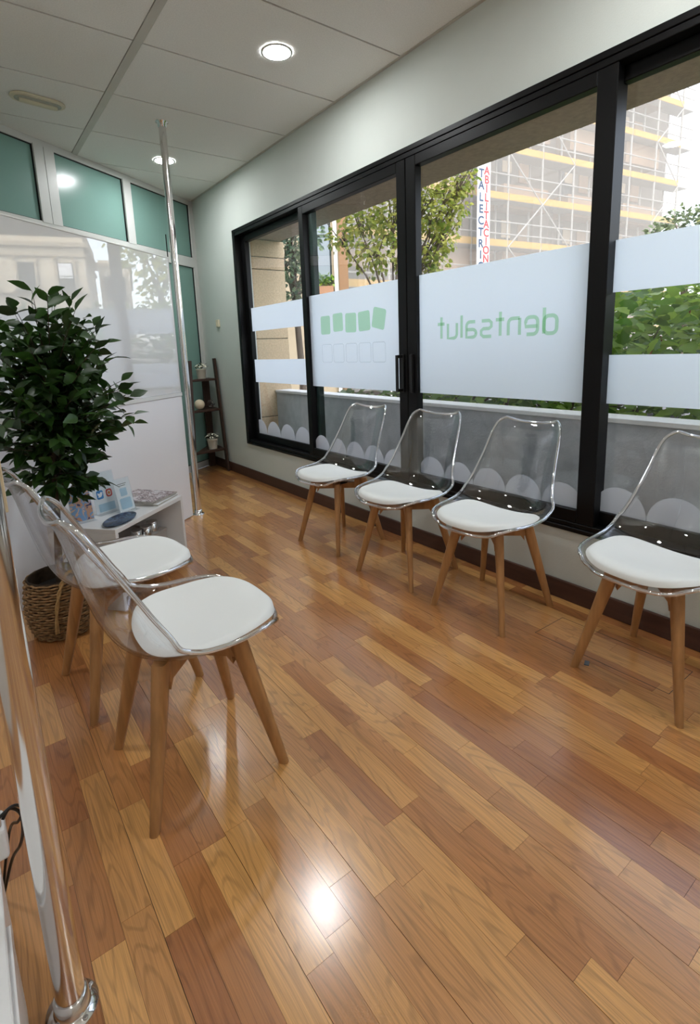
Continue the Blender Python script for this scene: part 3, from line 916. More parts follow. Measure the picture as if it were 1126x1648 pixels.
for z in SHZ:
    r_p, l_p = at_leg(RB, RT_, z, 1.125), at_leg(LB, LT, z, 1.11)
    poly = [(l_p[0] + .006 - 2, l_p[1] - .012 - 5.1), (r_p[0] - 2 - .008, r_p[1] - 5.1 - .014), (2.072 - 2, 5.225 - 5.1), (2.02 - 2, 5.225 - 5.1)]
    bevel(MB().prism(poly, z - .022, z).obj('shelf_board', 'dark_wood', cs), .003, 1)
    shelf_c.append(((l_p[0] * .5 + r_p[0] * .5), (l_p[1] * .5 + r_p[1] * .5)))

def flower_pot(x, y, z, seed, lab, sc=1.):
    rnd = random.Random(seed)
    t = thing('potted_flower', lab, 'plant', (x, y, z + .0003), group='white flowers in cream pots on the corner shelf')
    p = MB().lathe([(.038 * sc, 0), (.040 * sc, .004), (.0415 * sc, .03 * sc), (.0425 * sc, .031 * sc), (.047 * sc, .083 * sc), (.051 * sc, .085 * sc), (.052 * sc, .098 * sc), (.047 * sc, .098 * sc), (.045 * sc, .085 * sc)], 28).obj('pot', 'pot', t)
    f = MB()
    for k in range(46):
        a, e = rnd.uniform(0, 6.283), rnd.uniform(-.1, 1.2); r = rnd.uniform(.025, .065) * sc
        c = Vector((r * math.cos(a), r * math.sin(a), .1 * sc + .05 * sc * math.sin(e) * rnd.random()))
        d = Vector((math.cos(a), math.sin(a), rnd.uniform(-.2, .8))).normalized(); s_ = d.cross(Vector((0, 0, 1))).normalized()
        l = .032 * sc
        f.add([c, c + d * l * .5 + s_ * l * .28, c + d * l, c + d * l * .5 - s_ * l * .28], [(0, 1, 2, 3)])
    f.obj('foliage', 'pot_leaf', t)
    for k in range(11):
        a = k * 2.4; r = (.012 + .045 * math.sqrt(k / 11)) * sc
        c = Vector((r * math.cos(a), r * math.sin(a), (.145 - .5 * r + rnd.uniform(-.01, .012)) * sc))
        ax = (c - Vector((0, 0, .05))).normalized(); u_ = ax.orthogonal().normalized(); v_ = ax.cross(u_)
        b = MB()
        for q in range(5):
            an = 2 * math.pi * q / 5 + k; d = u_ * math.cos(an) + v_ * math.sin(an); s_ = ax.cross(d); l = .021 * sc
            b.add([c, c + d * l * .6 + s_ * l * .42 + ax * .004, c + d * l + ax * .002, c + d * l * .6 - s_ * l * .42 + ax * .004], [(0, 1, 2, 3)])
        b.obj('blossom', 'petal', t)
flower_pot(shelf_c[2][0] + .005, shelf_c[2][1] + .065, SHZ[2], 3, 'cream pot of pale flowers on the top board of the corner shelf')
flower_pot(shelf_c[0][0] + .055, shelf_c[0][1] + .065, SHZ[0], 5, 'cream pot of white flowers on the bottom board of the corner shelf', 1.05)
bl = MB().sphere((0, 0, .0505), .05, 24, 16).obj('decor_ball', 'ivory', label='plain ivory ball on the middle board of the corner shelf', cat='ornament')
bl.location = (shelf_c[1][0] - .045, shelf_c[1][1] + .055, SHZ[1])
orn = thing('wire_ornament', 'small dark ornament of twisted rings on the middle shelf board', 'ornament', (shelf_c[1][0] + .085, shelf_c[1][1] + .075, SHZ[1]))
rnd = random.Random(4)
for k in range(12):
    c = Vector((rnd.uniform(-.035, .035), rnd.uniform(-.025, .025), .022 + .02 * (k // 4) + rnd.uniform(0, .012)))
    R_ = Matrix.Rotation(rnd.uniform(0, 3.1), 4, 'X') @ Matrix.Rotation(rnd.uniform(0, 3.1), 4, 'Y')
    rr_ = .017
    MB().tube([c + R_ @ Vector((rr_ * math.cos(2 * math.pi * i / 14), rr_ * math.sin(2 * math.pi * i / 14), 0)) for i in range(14)], .0034, 6, closed=True).obj('ring', 'dark_bead' if k % 3 else 'steel', orn)

# ================================================================== SIDE TABLE AND WHAT IS ON IT
TZ = .40
tf = Vector((.468, 2.440)); tdir = Vector((.902 - .468, 2.806 - 2.440)).normalized(); tlen = .568; tdep = .37
tb = thing('side_table', 'low white open side table against the glossy screen', 'table', (tf.x, tf.y, 0), math.atan2(tdir.y, tdir.x))
bevel(MB().box((0, 0, TZ - .022), (tlen, tdep, TZ)).obj('table_top', 'white_laminate', tb), .0015, 1)
bevel(MB().box((0, .0, .0005), (.02, tdep, TZ - .0222)).obj('side_panel', 'white_laminate', tb), .0015, 1)
bevel(MB().box((tlen - .02, .0, .0005), (tlen, tdep, TZ - .0222)).obj('side_panel', 'white_laminate', tb), .0015, 1)
bevel(MB().box((.0205, .004, .06), (tlen - .0205, tdep - .01, .078)).obj('lower_shelf', 'white_laminate', tb), .0015, 1)
MB().box((.0205, tdep - .009, .079), (tlen - .0205, tdep - .003, TZ - .0225)).obj('back_panel', 'white_laminate', tb)
def T2(u, v): return (tf.x + tdir.x * u - tdir.y * v, tf.y + tdir.y * u + tdir.x * v)
ta = math.atan2(tdir.y, tdir.x)
# magazines
def magazine(u, v, z, w, d, th, rot, cover, lab):
    x, y = T2(u, v)
    t = thing('magazine', lab, 'magazine', (x, y, z), ta + rot, group='magazines on the side table')
    MB().box((-w / 2, -d / 2, .0002), (w / 2, d / 2, th - .0008)).obj('pages', 'page_grey', t)
    MB().box((-w / 2 - .001, -d / 2 - .001, th - .0007), (w / 2 + .001, d / 2 + .001, th)).obj('cover', cover, t)
magazine(.455, .155, TZ, .205, .27, .009, .05, 'paper', 'lower pale magazine at the bottom of the pile on the side table')
magazine(.455, .165, TZ + .0095, .205, .27, .009, -.02, 'magazine_print', 'middle magazine of the pile on the side table')
magazine(.46, .16, TZ + .019, .205, .265, .007, -.10, 'magazine_print', 'topmost magazine of the pile with a dark patterned cover')
# storage box with tins on the lower shelf
x, y = T2(.425, .215)
sb = thing('storage_box', 'grey metallic storage box on the lower shelf of the side table', 'box', (x, y, .0785), ta)
bevel(MB().box((-.11, -.12, .0), (.11, .12, .13)).obj('box_body', 'grey_box', sb), .003, 1)
bevel(MB().box((-.112, -.122, .1305), (.112, .122, .142)).obj('lid', 'grey_box', sb), .002, 1)
for k, (u, v, h, r) in enumerate(((.345, .15, .048, .026), (.405, .135, .052, .029), (.47, .14, .058, .028))):
    x, y = T2(u, v)
    c = thing('metal_tin', ['small silver tin on the storage box, nearest the left of the three', 'middle silver tin on the storage box', 'rightmost silver tin on the storage box'][k], 'tin', (x, y, .2207), group='silver tins under the side table')
    MB().lathe([(r, .0003), (r, h * .8), (r * .97, h * .81)], 20).obj('tin_body', 'steel', c)
    MB().lathe([(r * 1.03, h * .81), (r * 1.03, h), (r * .9, h)], 20).obj('lid', 'steel', c)
# oval tray
x, y = T2(.122, .064)
ot = thing('oval_tray', 'dark navy patterned oval tray on the left of the side table', 'tray', (x, y, TZ), ta + .15)
mm_ = Matrix.Diagonal((1.0, .53, 1, 1))
MB().lathe([(.085, .0003), (.104, .003), (.112, .009), (.113, .0105), (.109, .0105), (.100, .005), (.001, .004)], 40, mm_).obj('dish', 'tray_print', ot)
# card holders
def face_card(x, y, z, wd, ht, ang, lean, name, lab):
    t = thing(name, lab, 'sign', (x, y, z), ang)
    R_ = Matrix.Rotation(-lean, 4, 'X')
    MB().box((-wd / 2, -.001, .004), (wd / 2, .001, ht), R_).obj('card', 'paper', t)
    MB().box((-wd / 2 - .003, -.0035, .0025), (wd / 2 + .003, -.0018, ht + .004), R_).obj('clear_front', 'clear_acrylic', t)
    MB().box((-wd / 2 - .003, -.030, .0003), (wd / 2 + .003, .032, .0022)).obj('clear_foot', 'clear_acrylic', t)
    return t, R_
def flat(t, R_, me, m, nm):
    me.transform(R_ @ frameM((0, -.0014, 0), (1, 0, 0), (0, 0, 1), (0, -1, 0)))
    link(nm, me, m, t)
def plate(poly, z=0., th=.0003): return MB().prism(poly, z, z + th).mesh('print')
ang_v = math.atan2(-.55, .83)          # cards face the room and the camera
x, y = T2(.235, .215)
c1, R1 = face_card(x, y, TZ, .122, .205, .40, .14, 'follow_us_sign', 'tall white card in a clear stand with a blue bird logo')
flat(c1, R1, plate(round_rect(-.008, .163, .03, .007, .002)), 'print_green', 'green_mark')
flat(c1, R1, text_mesh('Segueix-nos a !', .0165, .0001, Matrix.Translation((0, .135, .0001))), 'print_grey', 'card_text')
flat(c1, R1, plate(round_rect(-.026, .097, .036, .044, .008)), 'print_blue', 'blue_logo_tile')
bird = [(-.013, -.010), (-.004, -.013), (.006, -.010), (.012, -.001), (.013, .006), (.017, .010), (.012, .010), (.008, .013), (.003, .012), (.001, .006), (-.006, .007), (-.012, .012), (-.013, .006), (-.012, .003), (-.013, .001), (-.010, -.003), (-.007, -.006)]
flat(c1, R1, plate([(-.026 + a, .097 + b) for a, b in bird], .0004), 'paper', 'white_bird')
rs = round_rect(.024, .097, .034, .040, .012); ri = round_rect(.024, .097, .020, .026, .009); n = len(rs)
flat(c1, R1, MB().add([(a, b, .0003) for a, b in rs] + [(a, b, .0003) for a, b in ri], [(k, (k + 1) % n, n + (k + 1) % n, n + k) for k in range(n)]).mesh('print'), 'print_red', 'red_ring_logo')
flat(c1, R1, plate(arc(.024, .097, .007, .008, 0, 345, 12)), 'print_orange', 'orange_dot_logo')
flat(c1, R1, plate(round_rect(0, .03, .09, .04, .004)), 'print_pale', 'pale_picture')
x, y = T2(.268, .125)
c2, R2 = face_card(x, y, TZ, .092, .168, .47, .20, 'small_card_stand', 'small pale blue card in a clear stand in front of the bird logo card')
for k in range(2):
    flat(c2, R2, plate(round_rect(0, .142 - .009 * k, .052 - .012 * k, .003, .0012)), 'print_grey', 'text_line')
flat(c2, R2, plate(round_rect(.0, .100, .040, .040, .003)), 'print_pale', 'pale_blue_square')
flat(c2, R2, plate(round_rect(0, .042, .066, .055, .008)), 'print_pale', 'pale_picture')
x, y = T2(.085, .235)
c3, R3 = face_card(x, y, TZ, .10, .15, .15, .20, 'photo_leaflet', 'leaflet with a blue and skin toned photograph leaning by the leaves')
flat(c3, R3, plate(round_rect(0, .076, .096, .142, .001)), 'brochure_print', 'photograph')

# ================================================================== ARTIFICIAL TREE IN A BASKET
BX, BY = .226, 2.462
bk = thing('woven_basket', 'round brown woven seagrass basket holding the artificial tree', 'basket', (BX, BY, 0))
prof = [(.100, .0005), (.115, .006), (.131, .05), (.138, .11), (.137, .17), (.130, .22), (.124, .25), (.122, .258), (.116, .258), (.118, .245), (.124, .21), (.128, .15), (.12, .05), (.10, .02)]
MB().lathe(prof, 40).obj('basket_body', 'seagrass_dark', bk)
cord = []
for k in range(23):                       # coils of twisted grass
    z = .008 + k * .0115
    r = None
    for (ra, za), (rb, zb) in zip(prof[:8], prof[1:8]):
        if za <= z <= zb: r = ra + (rb - ra) * (z - za) / (zb - za)
    if r is None: continue
    n = 96
    MB().tube([((r + .0015 + .0034 * math.sin(i * 1.047 + k * 3.14159)) * math.cos(2 * math.pi * i / n), (r + .0015 + .0034 * math.sin(i * 1.047 + k * 3.14159)) * math.sin(2 * math.pi * i / n), z + .0012 * math.sin(i * 1.1 + k)) for i in range(n)], .0052, 5, closed=True).obj('woven_coil', 'seagrass', bk)
def rope(a_deg, sp):
    pts = []
    for i in range(41):
        t = i / 40
        a = math.radians(a_deg + sp * (t - .5))
        z = .05 + 1.0 * (.30 - .05) * math.sin(math.pi * t) ** .55
        r = .148 - .014 * max(0, (z - .2) / .1)
        pts.append((r * math.cos(a), r * math.sin(a), z))
    tw = MB()
    for ph in (0, math.pi):
        tw.tube([Vector(p) + Vector((.004 * math.cos(i * .9 + ph), .004 * math.sin(i * .9 + ph), .002 * math.sin(i * .9 + ph))) for i, p in enumerate(pts)], .0045, 6)
    tw.obj('rope_handle', 'seagrass_light', bk)
rope(-78, 62); rope(60, 62)
MB().lathe([(.115, .17), (.118, .195), (.0001, .21)], 24, cap=False).obj('soil', 'soil', bk)
tr = thing('artificial_ficus', 'bushy artificial ficus tree with dark green leaves', 'plant', (BX, BY, .2))
rnd = random.Random(21)
CEN = Vector((.095, .0, .82)); RAD = Vector((.28, .25, .43))       # crown, relative to the root
stem = [(0, 0, 0), (.01, -.01, .15), (.03, 0, .35), (.05, .005, .6), (.07, 0, .9)]
MB().tube(stem, [.016, .015, .014, .011, .006], 9).obj('trunk', 'trunk', tr)
MB().tube([(.012, .015, .0), (.02, .02, .2), (.01, .03, .4), (.06, .06, .6)], [.010, .009, .008, .004], 7).obj('trunk', 'trunk', tr)
def leaf_mesh(name, l, w, fold=.18, droop=.12):
    n = 5; vs = []
    prof_ = [0, .62, 1, .86, .48, 0]
    for i in range(n + 1):
        t = i / n; z = -droop * l * t * t
        hw = w / 2 * prof_[i]
        vs += [(t * l, 0, z), (t * l, hw, z + fold * hw * 1.6), (t * l, -hw, z + fold * hw * 1.6)]
    fs = []
    for i in range(n):
        a, b = 3 * i, 3 * (i + 1)
        for s_ in (1, 2):
            f = [a, b, b + s_, a + s_] if s_ == 2 else [a, a + s_, b + s_, b]
            fs.append(tuple(f))
    m_ = MB().add(vs, fs, True).mesh(name)
    return m_
ficus_leaf = [leaf_mesh('leaf', .078, .040), leaf_mesh('leaf', .066, .035, .25, .2), leaf_mesh('leaf', .088, .043, .15, .18)]
for me in ficus_leaf: me.materials.append(MATS['ficus_leaf'])
def leaf_matrix(p, d, roll, rnd):
    d = d.normalized(); side = d.cross(Vector((0, 0, 1)))
    if side.length < .05: side = Vector((1, 0, 0))
    side.normalize(); nrm = side.cross(d)
    side2 = side * math.cos(roll) + nrm * math.sin(roll); n2 = side2.cross(d)
    return frameM(p, d, -side2, n2)
# twigs radiate from the trunk; each carries leaves along its outer half
placed = []; twigs = MB()
NTW = 155
for k in range(NTW):
    zz = 1 - 2 * (k + .5) / NTW; a = k * 2.399963 + rnd.uniform(-.2, .2)
    rr_ = math.sqrt(max(0, 1 - zz * zz))
    dirv = Vector((rr_ * math.cos(a), rr_ * math.sin(a), zz))
    reach = rnd.choice((rnd.uniform(.35, .8), rnd.uniform(.7, 1.1), rnd.uniform(.8, 1.1)))
    tip = CEN + Vector((dirv.x * RAD.x, dirv.y * RAD.y, dirv.z * RAD.z)) * reach
    zs_ = min(.85, max(.30, CEN.z + (tip.z - CEN.z) * .55 - .16))
    root = Vector((.03 + .05 * (zs_ / .9), 0, zs_))
    mid = root.lerp(tip, .5) + Vector((0, 0, .035))
    pts = [root * (1 - t) ** 2 + mid * 2 * t * (1 - t) + tip * t * t for t in [i / 6 for i in range(7)]]
    twigs.tube(pts, [.0035, .003, .0027, .0024, .002, .0016, .001], 4)
    for q in range(9):
        t = .30 + .70 * q / 8
        p = root * (1 - t) ** 2 + mid * 2 * t * (1 - t) + tip * t * t
        ax = (tip - root).normalized()
        sd = ax.cross(Vector((0, 0, 1))).normalized() * (1 if q % 2 else -1)
        d = (ax * (.55 if q < 8 else 1.3) + sd * .7 + Vector((0, 0, rnd.uniform(-.9, .45))) + Vector((rnd.uniform(-.6, .6), rnd.uniform(-.6, .6), 0)))
        placed.append((p, d, rnd.uniform(-1.1, 1.1)))
twigs.obj('twig', 'trunk', tr)
# nothing may poke through the screen behind
okl = []
for p, d, ro in placed:
    wp = Vector((BX + p.x, BY + p.y)); tipw = wp + Vector((d.normalized().x, d.normalized().y)) * .085
    if (wp - PA).dot(PN) > .012 and (tipw - PA).dot(PN) > .006: okl.append((p, d, ro))
def nearness(q): 
    pj = project((BX + q[0].x, BY + q[0].y, .2 + q[0].z)); return pj[2] if pj else 99
okl.sort(key=nearness)
for i, (p, d, ro) in enumerate(okl[:300]):
    o = link('leaf', ficus_leaf[i % 3], None, tr); o.matrix_local = leaf_matrix(p, d, ro, rnd)
far_leaves = MB(); ft = []
for i, (p, d, ro) in enumerate(okl[300:]):
    M_ = leaf_matrix(p, d, ro, rnd); src = ficus_leaf[i % 3]
    far_leaves.add([M_ @ v.co for v in src.vertices], [tuple(f.vertices) for f in src.polygons], True); ft += [rnd.random()] * len(src.vertices)
me = far_leaves.mesh('leaves'); set_tone(me, ft)
link('leaves', me, 'ficus_leaf', tr, kind='stuff')

# ================================================================== LEFT EDGE: LOW WHITE CABINET, PLUG, CREAM BOARD
lc = thing('low_cabinet', 'low white cabinet end at the bottom left corner', 'cabinet', (-.06, .95, 0))
bevel(MB().box((-.30, -.55, .002), (-.012, .19, .215)).obj('cabinet_body', 'white_laminate', lc), .002, 1)
bevel(MB().box((-.30, -.552, .216), (-.008, .194, .232)).obj('cabinet_top', 'white_laminate', lc), .002, 1)
MB().box((-.0118, -.54, .02), (-.002, .0, .21)).obj('door', 'white_laminate', lc)
pl = thing('power_adapter', 'white power adapter with black cable beside the near pole', 'adapter', (-.05, 1.19, .2322 - .0))
pl.location = (-.085, 1.10, .2324)
bevel(MB().box((-.03, -.03, .0), (.035, .03, .065)).obj('adapter_body', 'white_laminate', pl), .006)
bevel(MB().box((.0, -.022, .0652), (.03, .022, .085)).obj('plug', 'grey_box', pl), .003)
def smooth_path(p, n=8):
    p = [Vector(q) for q in p]; out = []
    for i in range(len(p) - 1):
        a, b, c, d = p[max(i - 1, 0)], p[i], p[i + 1], p[min(i + 2, len(p) - 1)]
        for k in range(n):
            t = k / n
            out.append(.5 * (2 * b + (c - a) * t + (2 * a - 5 * b + 4 * c - d) * t * t + (3 * b - a - 3 * c + d) * t ** 3))
    return out + [p[-1]]
MB().tube(smooth_path([(.03, 0, .06), (.045, .01, .072), (.060, .02, .045), (.06, .03, .0), (.05, .06, -.06), (.03, .10, -.12), (.0, .12, -.225)]), .0032, 8).obj('cable', 'black_plastic', pl)
MB().tube(smooth_path([(.02, -.02, .08), (.05, -.01, .090), (.066, .01, .06), (.055, .03, .02), (.035, .10, -.05), (.0, .13, -.226)]), .003, 8).obj('cable', 'black_plastic', pl)
cb = MB().box((-.16, .0, .0), (.0, .012, .46))
cbo = bevel(cb.obj('cream_board', 'cream_board', label='cream board fixed to the back of the near chrome pole', cat='board'), .001, 1)
cbo.location = (.033, .9430, .934)
sc_ = MB().box((-.014, -.008, .0003), (.014, .008, .0035)).obj('paper_scrap', 'scrap', label='small grey scrap on the floor at a chair foot', cat='scrap')
sc_.location = (1.697, .880, 0); sc_.rotation_euler = (0, 0, .4)

# ================================================================== OUTDOORS: PLANTS
def leaf_cloud(name, parent, m, leaf_me, spots_, rnd, near_n, part='leaf'):
    """spots_: (p, d, roll, scale) in the parent's frame; the near_n first ones become parts"""
    leaf_me.materials.clear(); leaf_me.materials.append(MATS[m])
    for (p, d, ro, s_) in spots_[:near_n]:
        o = link(part, leaf_me, None, parent)
        o.matrix_local = leaf_matrix(p, d, ro, rnd) @ Matrix.Scale(s_, 4)
    if len(spots_) > near_n:
        b, t = MB(), []
        for (p, d, ro, s_) in spots_[near_n:]:
            M_ = leaf_matrix(p, d, ro, rnd) @ Matrix.Scale(s_, 4)
            b.add([M_ @ v.co for v in leaf_me.vertices], [tuple(f.vertices) for f in leaf_me.polygons], True)
            t += [rnd.random()] * len(leaf_me.vertices)
        me = b.mesh('leaves'); set_tone(me, t)
        link(name, me, m, parent, kind='stuff')
def rand_dir(rnd, zlo=-1, zhi=1):
    z = rnd.uniform(zlo, zhi); a = rnd.uniform(0, 6.283); r = math.sqrt(max(0, 1 - z * z))
    return Vector((r * math.cos(a), r * math.sin(a), z))
def lobed_leaf(l, w):
    pts = [(0, 0), (.12, .34), (.30, .50), (.42, .34), (.62, .40), (.74, .22), (1.0, 0)]
    vs = [(x * l, 0, -.1 * l * x * x) for x, _ in pts] + [(x * l, y * w, .12 * w * y - .1 * l * x * x) for x, y in pts[1:-1]] + [(x * l, -y * w, .12 * w * y - .1 * l * x * x) for x, y in pts[1:-1]]
    n = len(pts); U = [0] + list(range(n, n + n - 2)) + [n - 1]; D = [0] + list(range(n + n - 2, n + 2 * (n - 2))) + [n - 1]
    fs = []
    for i in range(n - 1):
        fs.append(tuple(dict.fromkeys((i, U[i], U[i + 1], i + 1)))); fs.append(tuple(dict.fromkeys((i, i + 1, D[i + 1], D[i]))))
    fs = [f for f in fs if len(f) > 2]
    return MB().add(vs, fs, True).mesh('leaf')

rnd = random.Random(5)
# shrub behind the parapet
bu = thing('leafy_shrub', 'broad leaved green shrub growing behind the parapet', 'shrub', (3.2, 1.0, .55))
sp = []
for k in range(5600):
    y = rnd.uniform(-1.0, 2.3); x = -.50 + 1.75 * rnd.random() ** 1.2
    top = .98 + .12 * x if y < .9 else .92 - .42 * (y - .9)
    z = rnd.uniform(.0, max(.16, top))
    d = Vector((rnd.uniform(-1, .5), rnd.uniform(-1, 1), rnd.uniform(-.55, .35)))
    sp.append((Vector((x, y, z)), d, rnd.uniform(-.6, .6), rnd.uniform(.6, 1.15)))
def shrub_key(q):
    p = project((3.2 + q[0].x, 1.0 + q[0].y, .55 + q[0].z))
    if not p: return 99
    vis = 970 < p[0] < 1140 and 440 < p[1] < 660
    return (0 if vis else 50) + p[2]
for k in range(3600):
    sp.append((Vector((rnd.uniform(.7, 1.9), rnd.uniform(-1.0, 2.9), rnd.uniform(.25, 1.22))), Vector((rnd.uniform(-1, .5), rnd.uniform(-1, 1), rnd.uniform(-.55, .35))), rnd.uniform(-.6, .6), rnd.uniform(.7, 1.2)))
sp.sort(key=shrub_key)
leaf_cloud('leaves', bu, 'bush_leaf', lobed_leaf(.095, .088), sp, rnd, 300)
br = MB()
for k in range(26):
    p = Vector((rnd.uniform(-.35, .5), rnd.uniform(-.9, 2.1), 0)); pts = [p]
    d = rand_dir(rnd, .4, .9)
    for i in range(6):
        d = (d + Vector((rnd.uniform(-.5, .5), rnd.uniform(-.5, .5), rnd.uniform(-.25, .15)))).normalized()
        pts.append(pts[-1] + d * .14)
    pts = [Vector((min(.7, max(-.5, q.x)), q.y, min(.95, max(0, q.z)))) for q in pts]
    br.tube(pts, [.011, .010, .009, .008, .006, .005, .003], 6)
br.obj('branches', 'bark', bu)
for k in range(40):
    p = Vector((rnd.uniform(-.5, .3), rnd.uniform(-1, 1.2), rnd.uniform(.1, .85)))
    MB().tube([p, p + Vector((rnd.uniform(-.03, .03), rnd.uniform(-.03, .03), rnd.uniform(-.07, -.03)))], [.004, .006], 5).obj('red_seed_stem', 'red_stem', bu)
# dry ivy along the rest of the bed
iv = thing('ground_ivy', 'low patchy ivy on the soil behind the parapet coping', 'ivy', (2.85, 3.4, .55))
sp = [(Vector((rnd.uniform(-.2, .6), rnd.uniform(-.9, .9), rnd.uniform(.0, .27))), Vector((rnd.uniform(-1, .4), rnd.uniform(-1, 1), rnd.uniform(-.2, .5))), rnd.uniform(-.6, .6), rnd.uniform(.5, 1.)) for k in range(420)]
leaf_cloud('leaves', iv, 'olive_leaf', lobed_leaf(.075, .07), sp, rnd, 0)

def tree(name, lab, root, trunk_h, clusters, leaf_me, m, nleaf, tr_r=.11, bend=(0, 0), rings=3):
    rnd2 = random.Random(int(root[0] * 100))
    t = thing(name, lab, 'tree', (root[0], root[1], -1.0))
    R0 = Vector((0, 0, 0)); fork = Vector((bend[0], bend[1], trunk_h + 1.0))
    MB().tube([R0, fork * .5 + Vector((.05, -.04, 0)), fork], [tr_r, tr_r * .85, tr_r * .7], 10).obj('trunk', 'bark', t)
    sp_ = []
    for (c, r) in clusters:
        c = Vector(c) - Vector((root[0], root[1], -1.0))
        mid = fork.lerp(c, .5) + Vector((0, 0, .15))
        MB().tube([fork, mid, c, c + (c - mid) * .5], [tr_r * .45, tr_r * .3, tr_r * .18, .008], 7).obj('branch', 'bark', t)
        for k in range(5):
            e = c + rand_dir(rnd2) * r * .9
            MB().tube([c.lerp(mid, .4), c.lerp(e, .5) + Vector((0, 0, .05)), e], [.016, .011, .005], 5).obj('branch', 'bark', t)
        n = max(20, int(nleaf * r * r))
        for k in range(n):
            d = rand_dir(rnd2); rad = r * rnd2.random() ** .4
            p = c + Vector((d.x * rad, d.y * rad, d.z * rad * 1.05))
            sp_.append((p, d + Vector((rnd2.uniform(-.5, .5), rnd2.uniform(-.5, .5), -.5)), rnd2.uniform(-1, 1), rnd2.uniform(.6, 1.2)))
    leaf_cloud('leaves', t, m, leaf_me, sp_, rnd2, 0)
    return t
tree('plane_tree', 'yellow green plane tree in front of the scaffolded building', (6.2, 7.0), 1.5,
     [((6.10, 7.34, 2.95), .52), ((5.95, 7.62, 3.4), .36), ((6.45, 7.2, 3.45), .52), ((6.85, 6.85, 3.65), .55), ((7.1, 6.75, 3.45), .42), ((7.35, 6.62, 3.95), .33), ((6.9, 6.75, 2.85), .34), ((7.12, 6.6, 3.0), .26), ((5.62, 7.70, 3.05), .22), ((6.6, 7.0, 4.3), .6), ((7.5, 6.5, 3.95), .24), ((7.36, 6.55, 3.5), .24), ((6.92, 6.66, 2.6), .24), ((6.75, 6.9, 2.45), .2), ((6.5, 6.95, 2.55), .22)],
     lobed_leaf(.085, .085), 'plane_leaf', 1500, .055)
tree('silvery_tree', 'grey green tree seen through the far end sash', (6.05, 9.95), 2.0,
     [((6.1, 9.94, 3.3), .48), ((6.05, 10.0, 3.75), .42), ((6.12, 9.8, 2.72), .42), ((5.85, 10.1, 3.1), .40), ((6.3, 9.75, 3.5), .4), ((5.9, 10.05, 4.2), .5), ((6.05, 9.9, 2.35), .28)],
     lobed_leaf(.11, .10), 'grey_leaf', 900, .09)
tree('olive_tree', 'dull green rounded tree in front of the scaffold at the right', (15.2, 5.9), 2.4,
     [((15.1, 6.01, 3.7), .65), ((14.55, 6.36, 3.45), .5), ((15.6, 5.6, 3.85), .6), ((15.9, 5.2, 3.9), .7), ((14.9, 6.1, 3.1), .6)],
     lobed_leaf(.12, .09), 'olive_leaf', 1900, .12)
tree('street_tree', 'leafy street tree straight out from the far sash', (14.5, 4.2), 3.0,
     [((14.5, 4.1, 4.0), .9), ((14.6, 3.6, 4.6), .8), ((14.3, 4.6, 3.6), .8), ((14.6, 4.3, 2.7), .8)],
     lobed_leaf(.16, .15), 'plane_leaf', 420, .12)

# ================================================================== OUTDOORS: BUILDINGS
# scaffolded block
SD = Vector((.991, -.133)); SN = Vector((-.133, -.991)); S0 = Vector((24.03, 14.94))
BM = frameM((0, 0, 0), (SD.x, SD.y, 0), (SN.x, SN.y, 0), (0, 0, 1))       # x along, y towards us, z up
blk = thing('apartment_block', 'peach apartment block wrapped in scaffolding across the street', 'building', (S0.x, S0.y, -1.0))
ZL = [.68, 2.6, 4.5, 6.42, 8.38, 10.34, 12.3, 14.26, 16.2]      # scaffold lifts above the street, street is z = -1
SA, SB = -12.0, 10.3
MB().box((SA, -9.5, 0), (SB, -1.3, 17.5), BM).obj('wall', 'grey_facade', blk)
for zi, z in enumerate((3.55, 6.5, 9.4, 12.4, 15.4)):
    for u in (-11.2, -7.0, -2.7, 1.6, 5.9):
        MB().box((u - .6, -1.29, z - 1.15), (u + 2.3, -.45, z - .15), BM).obj('balcony_front', 'peach_facade', blk)
        w_ = MB().box((u - .3, -1.32, z - .1), (u + .7, -1.27, z + 1.45), BM).obj('window', 'dark_pane', blk)
        MB().box((u + .1, -1.28, z + .65), (u + .68, -1.24, z + 1.43), BM).obj('roller_blind', 'cream_facade', w_)
        MB().box((u + 1.2, -1.3, z + .3), (u + 1.9, -1.25, z + 1.35), BM).obj('window', 'peach_facade', blk)
sf = thing('scaffold', 'white scaffold with yellow toe boards and netting', 'scaffold', (S0.x, S0.y, -1.0))
u = SA; us = []
while u <= SB + .01:
    us.append(u); u += 2.13
for u in us:
    for y in (0., -.75):
        MB().tube([BM @ Vector((u, y, 0)), BM @ Vector((u, y, 17.6))], .05, 6).obj('standard', 'scaffold_white', sf)
for i, z in enumerate(ZL):
    MB().box((SA, -.78, z), (SB, .02, z + .05), BM).obj('deck', 'scaffold_white', sf)
    for dz in (.55, 1.05):
        MB().tube([BM @ Vector((SA, .03, z + dz)), BM @ Vector((SB, .03, z + dz))], .03, 6).obj('guard_rail', 'scaffold_white', sf)
    for a, b in zip(us, us[1:]):
        MB().box((a + .03, .03, z + .02), (b - .03, .06, z + .30), BM).obj('toe_board', 'toe_board', sf)
for a, b in ((0, 1), (4, 5), (5, 6), (9, 10)):
    for i in range(len(ZL) - 1):
        s_ = (i + a) % 2
        MB().tube([BM @ Vector((us[a] if s_ else us[b], .05, ZL[i])), BM @ Vector((us[b] if s_ else us[a], .05, ZL[i + 1]))], .035, 6).obj('brace', 'scaffold_white', sf)
MB().box((SA, .085, .5), (SB, .089, 17.4), BM).obj('netting', 'net', sf, kind=None)
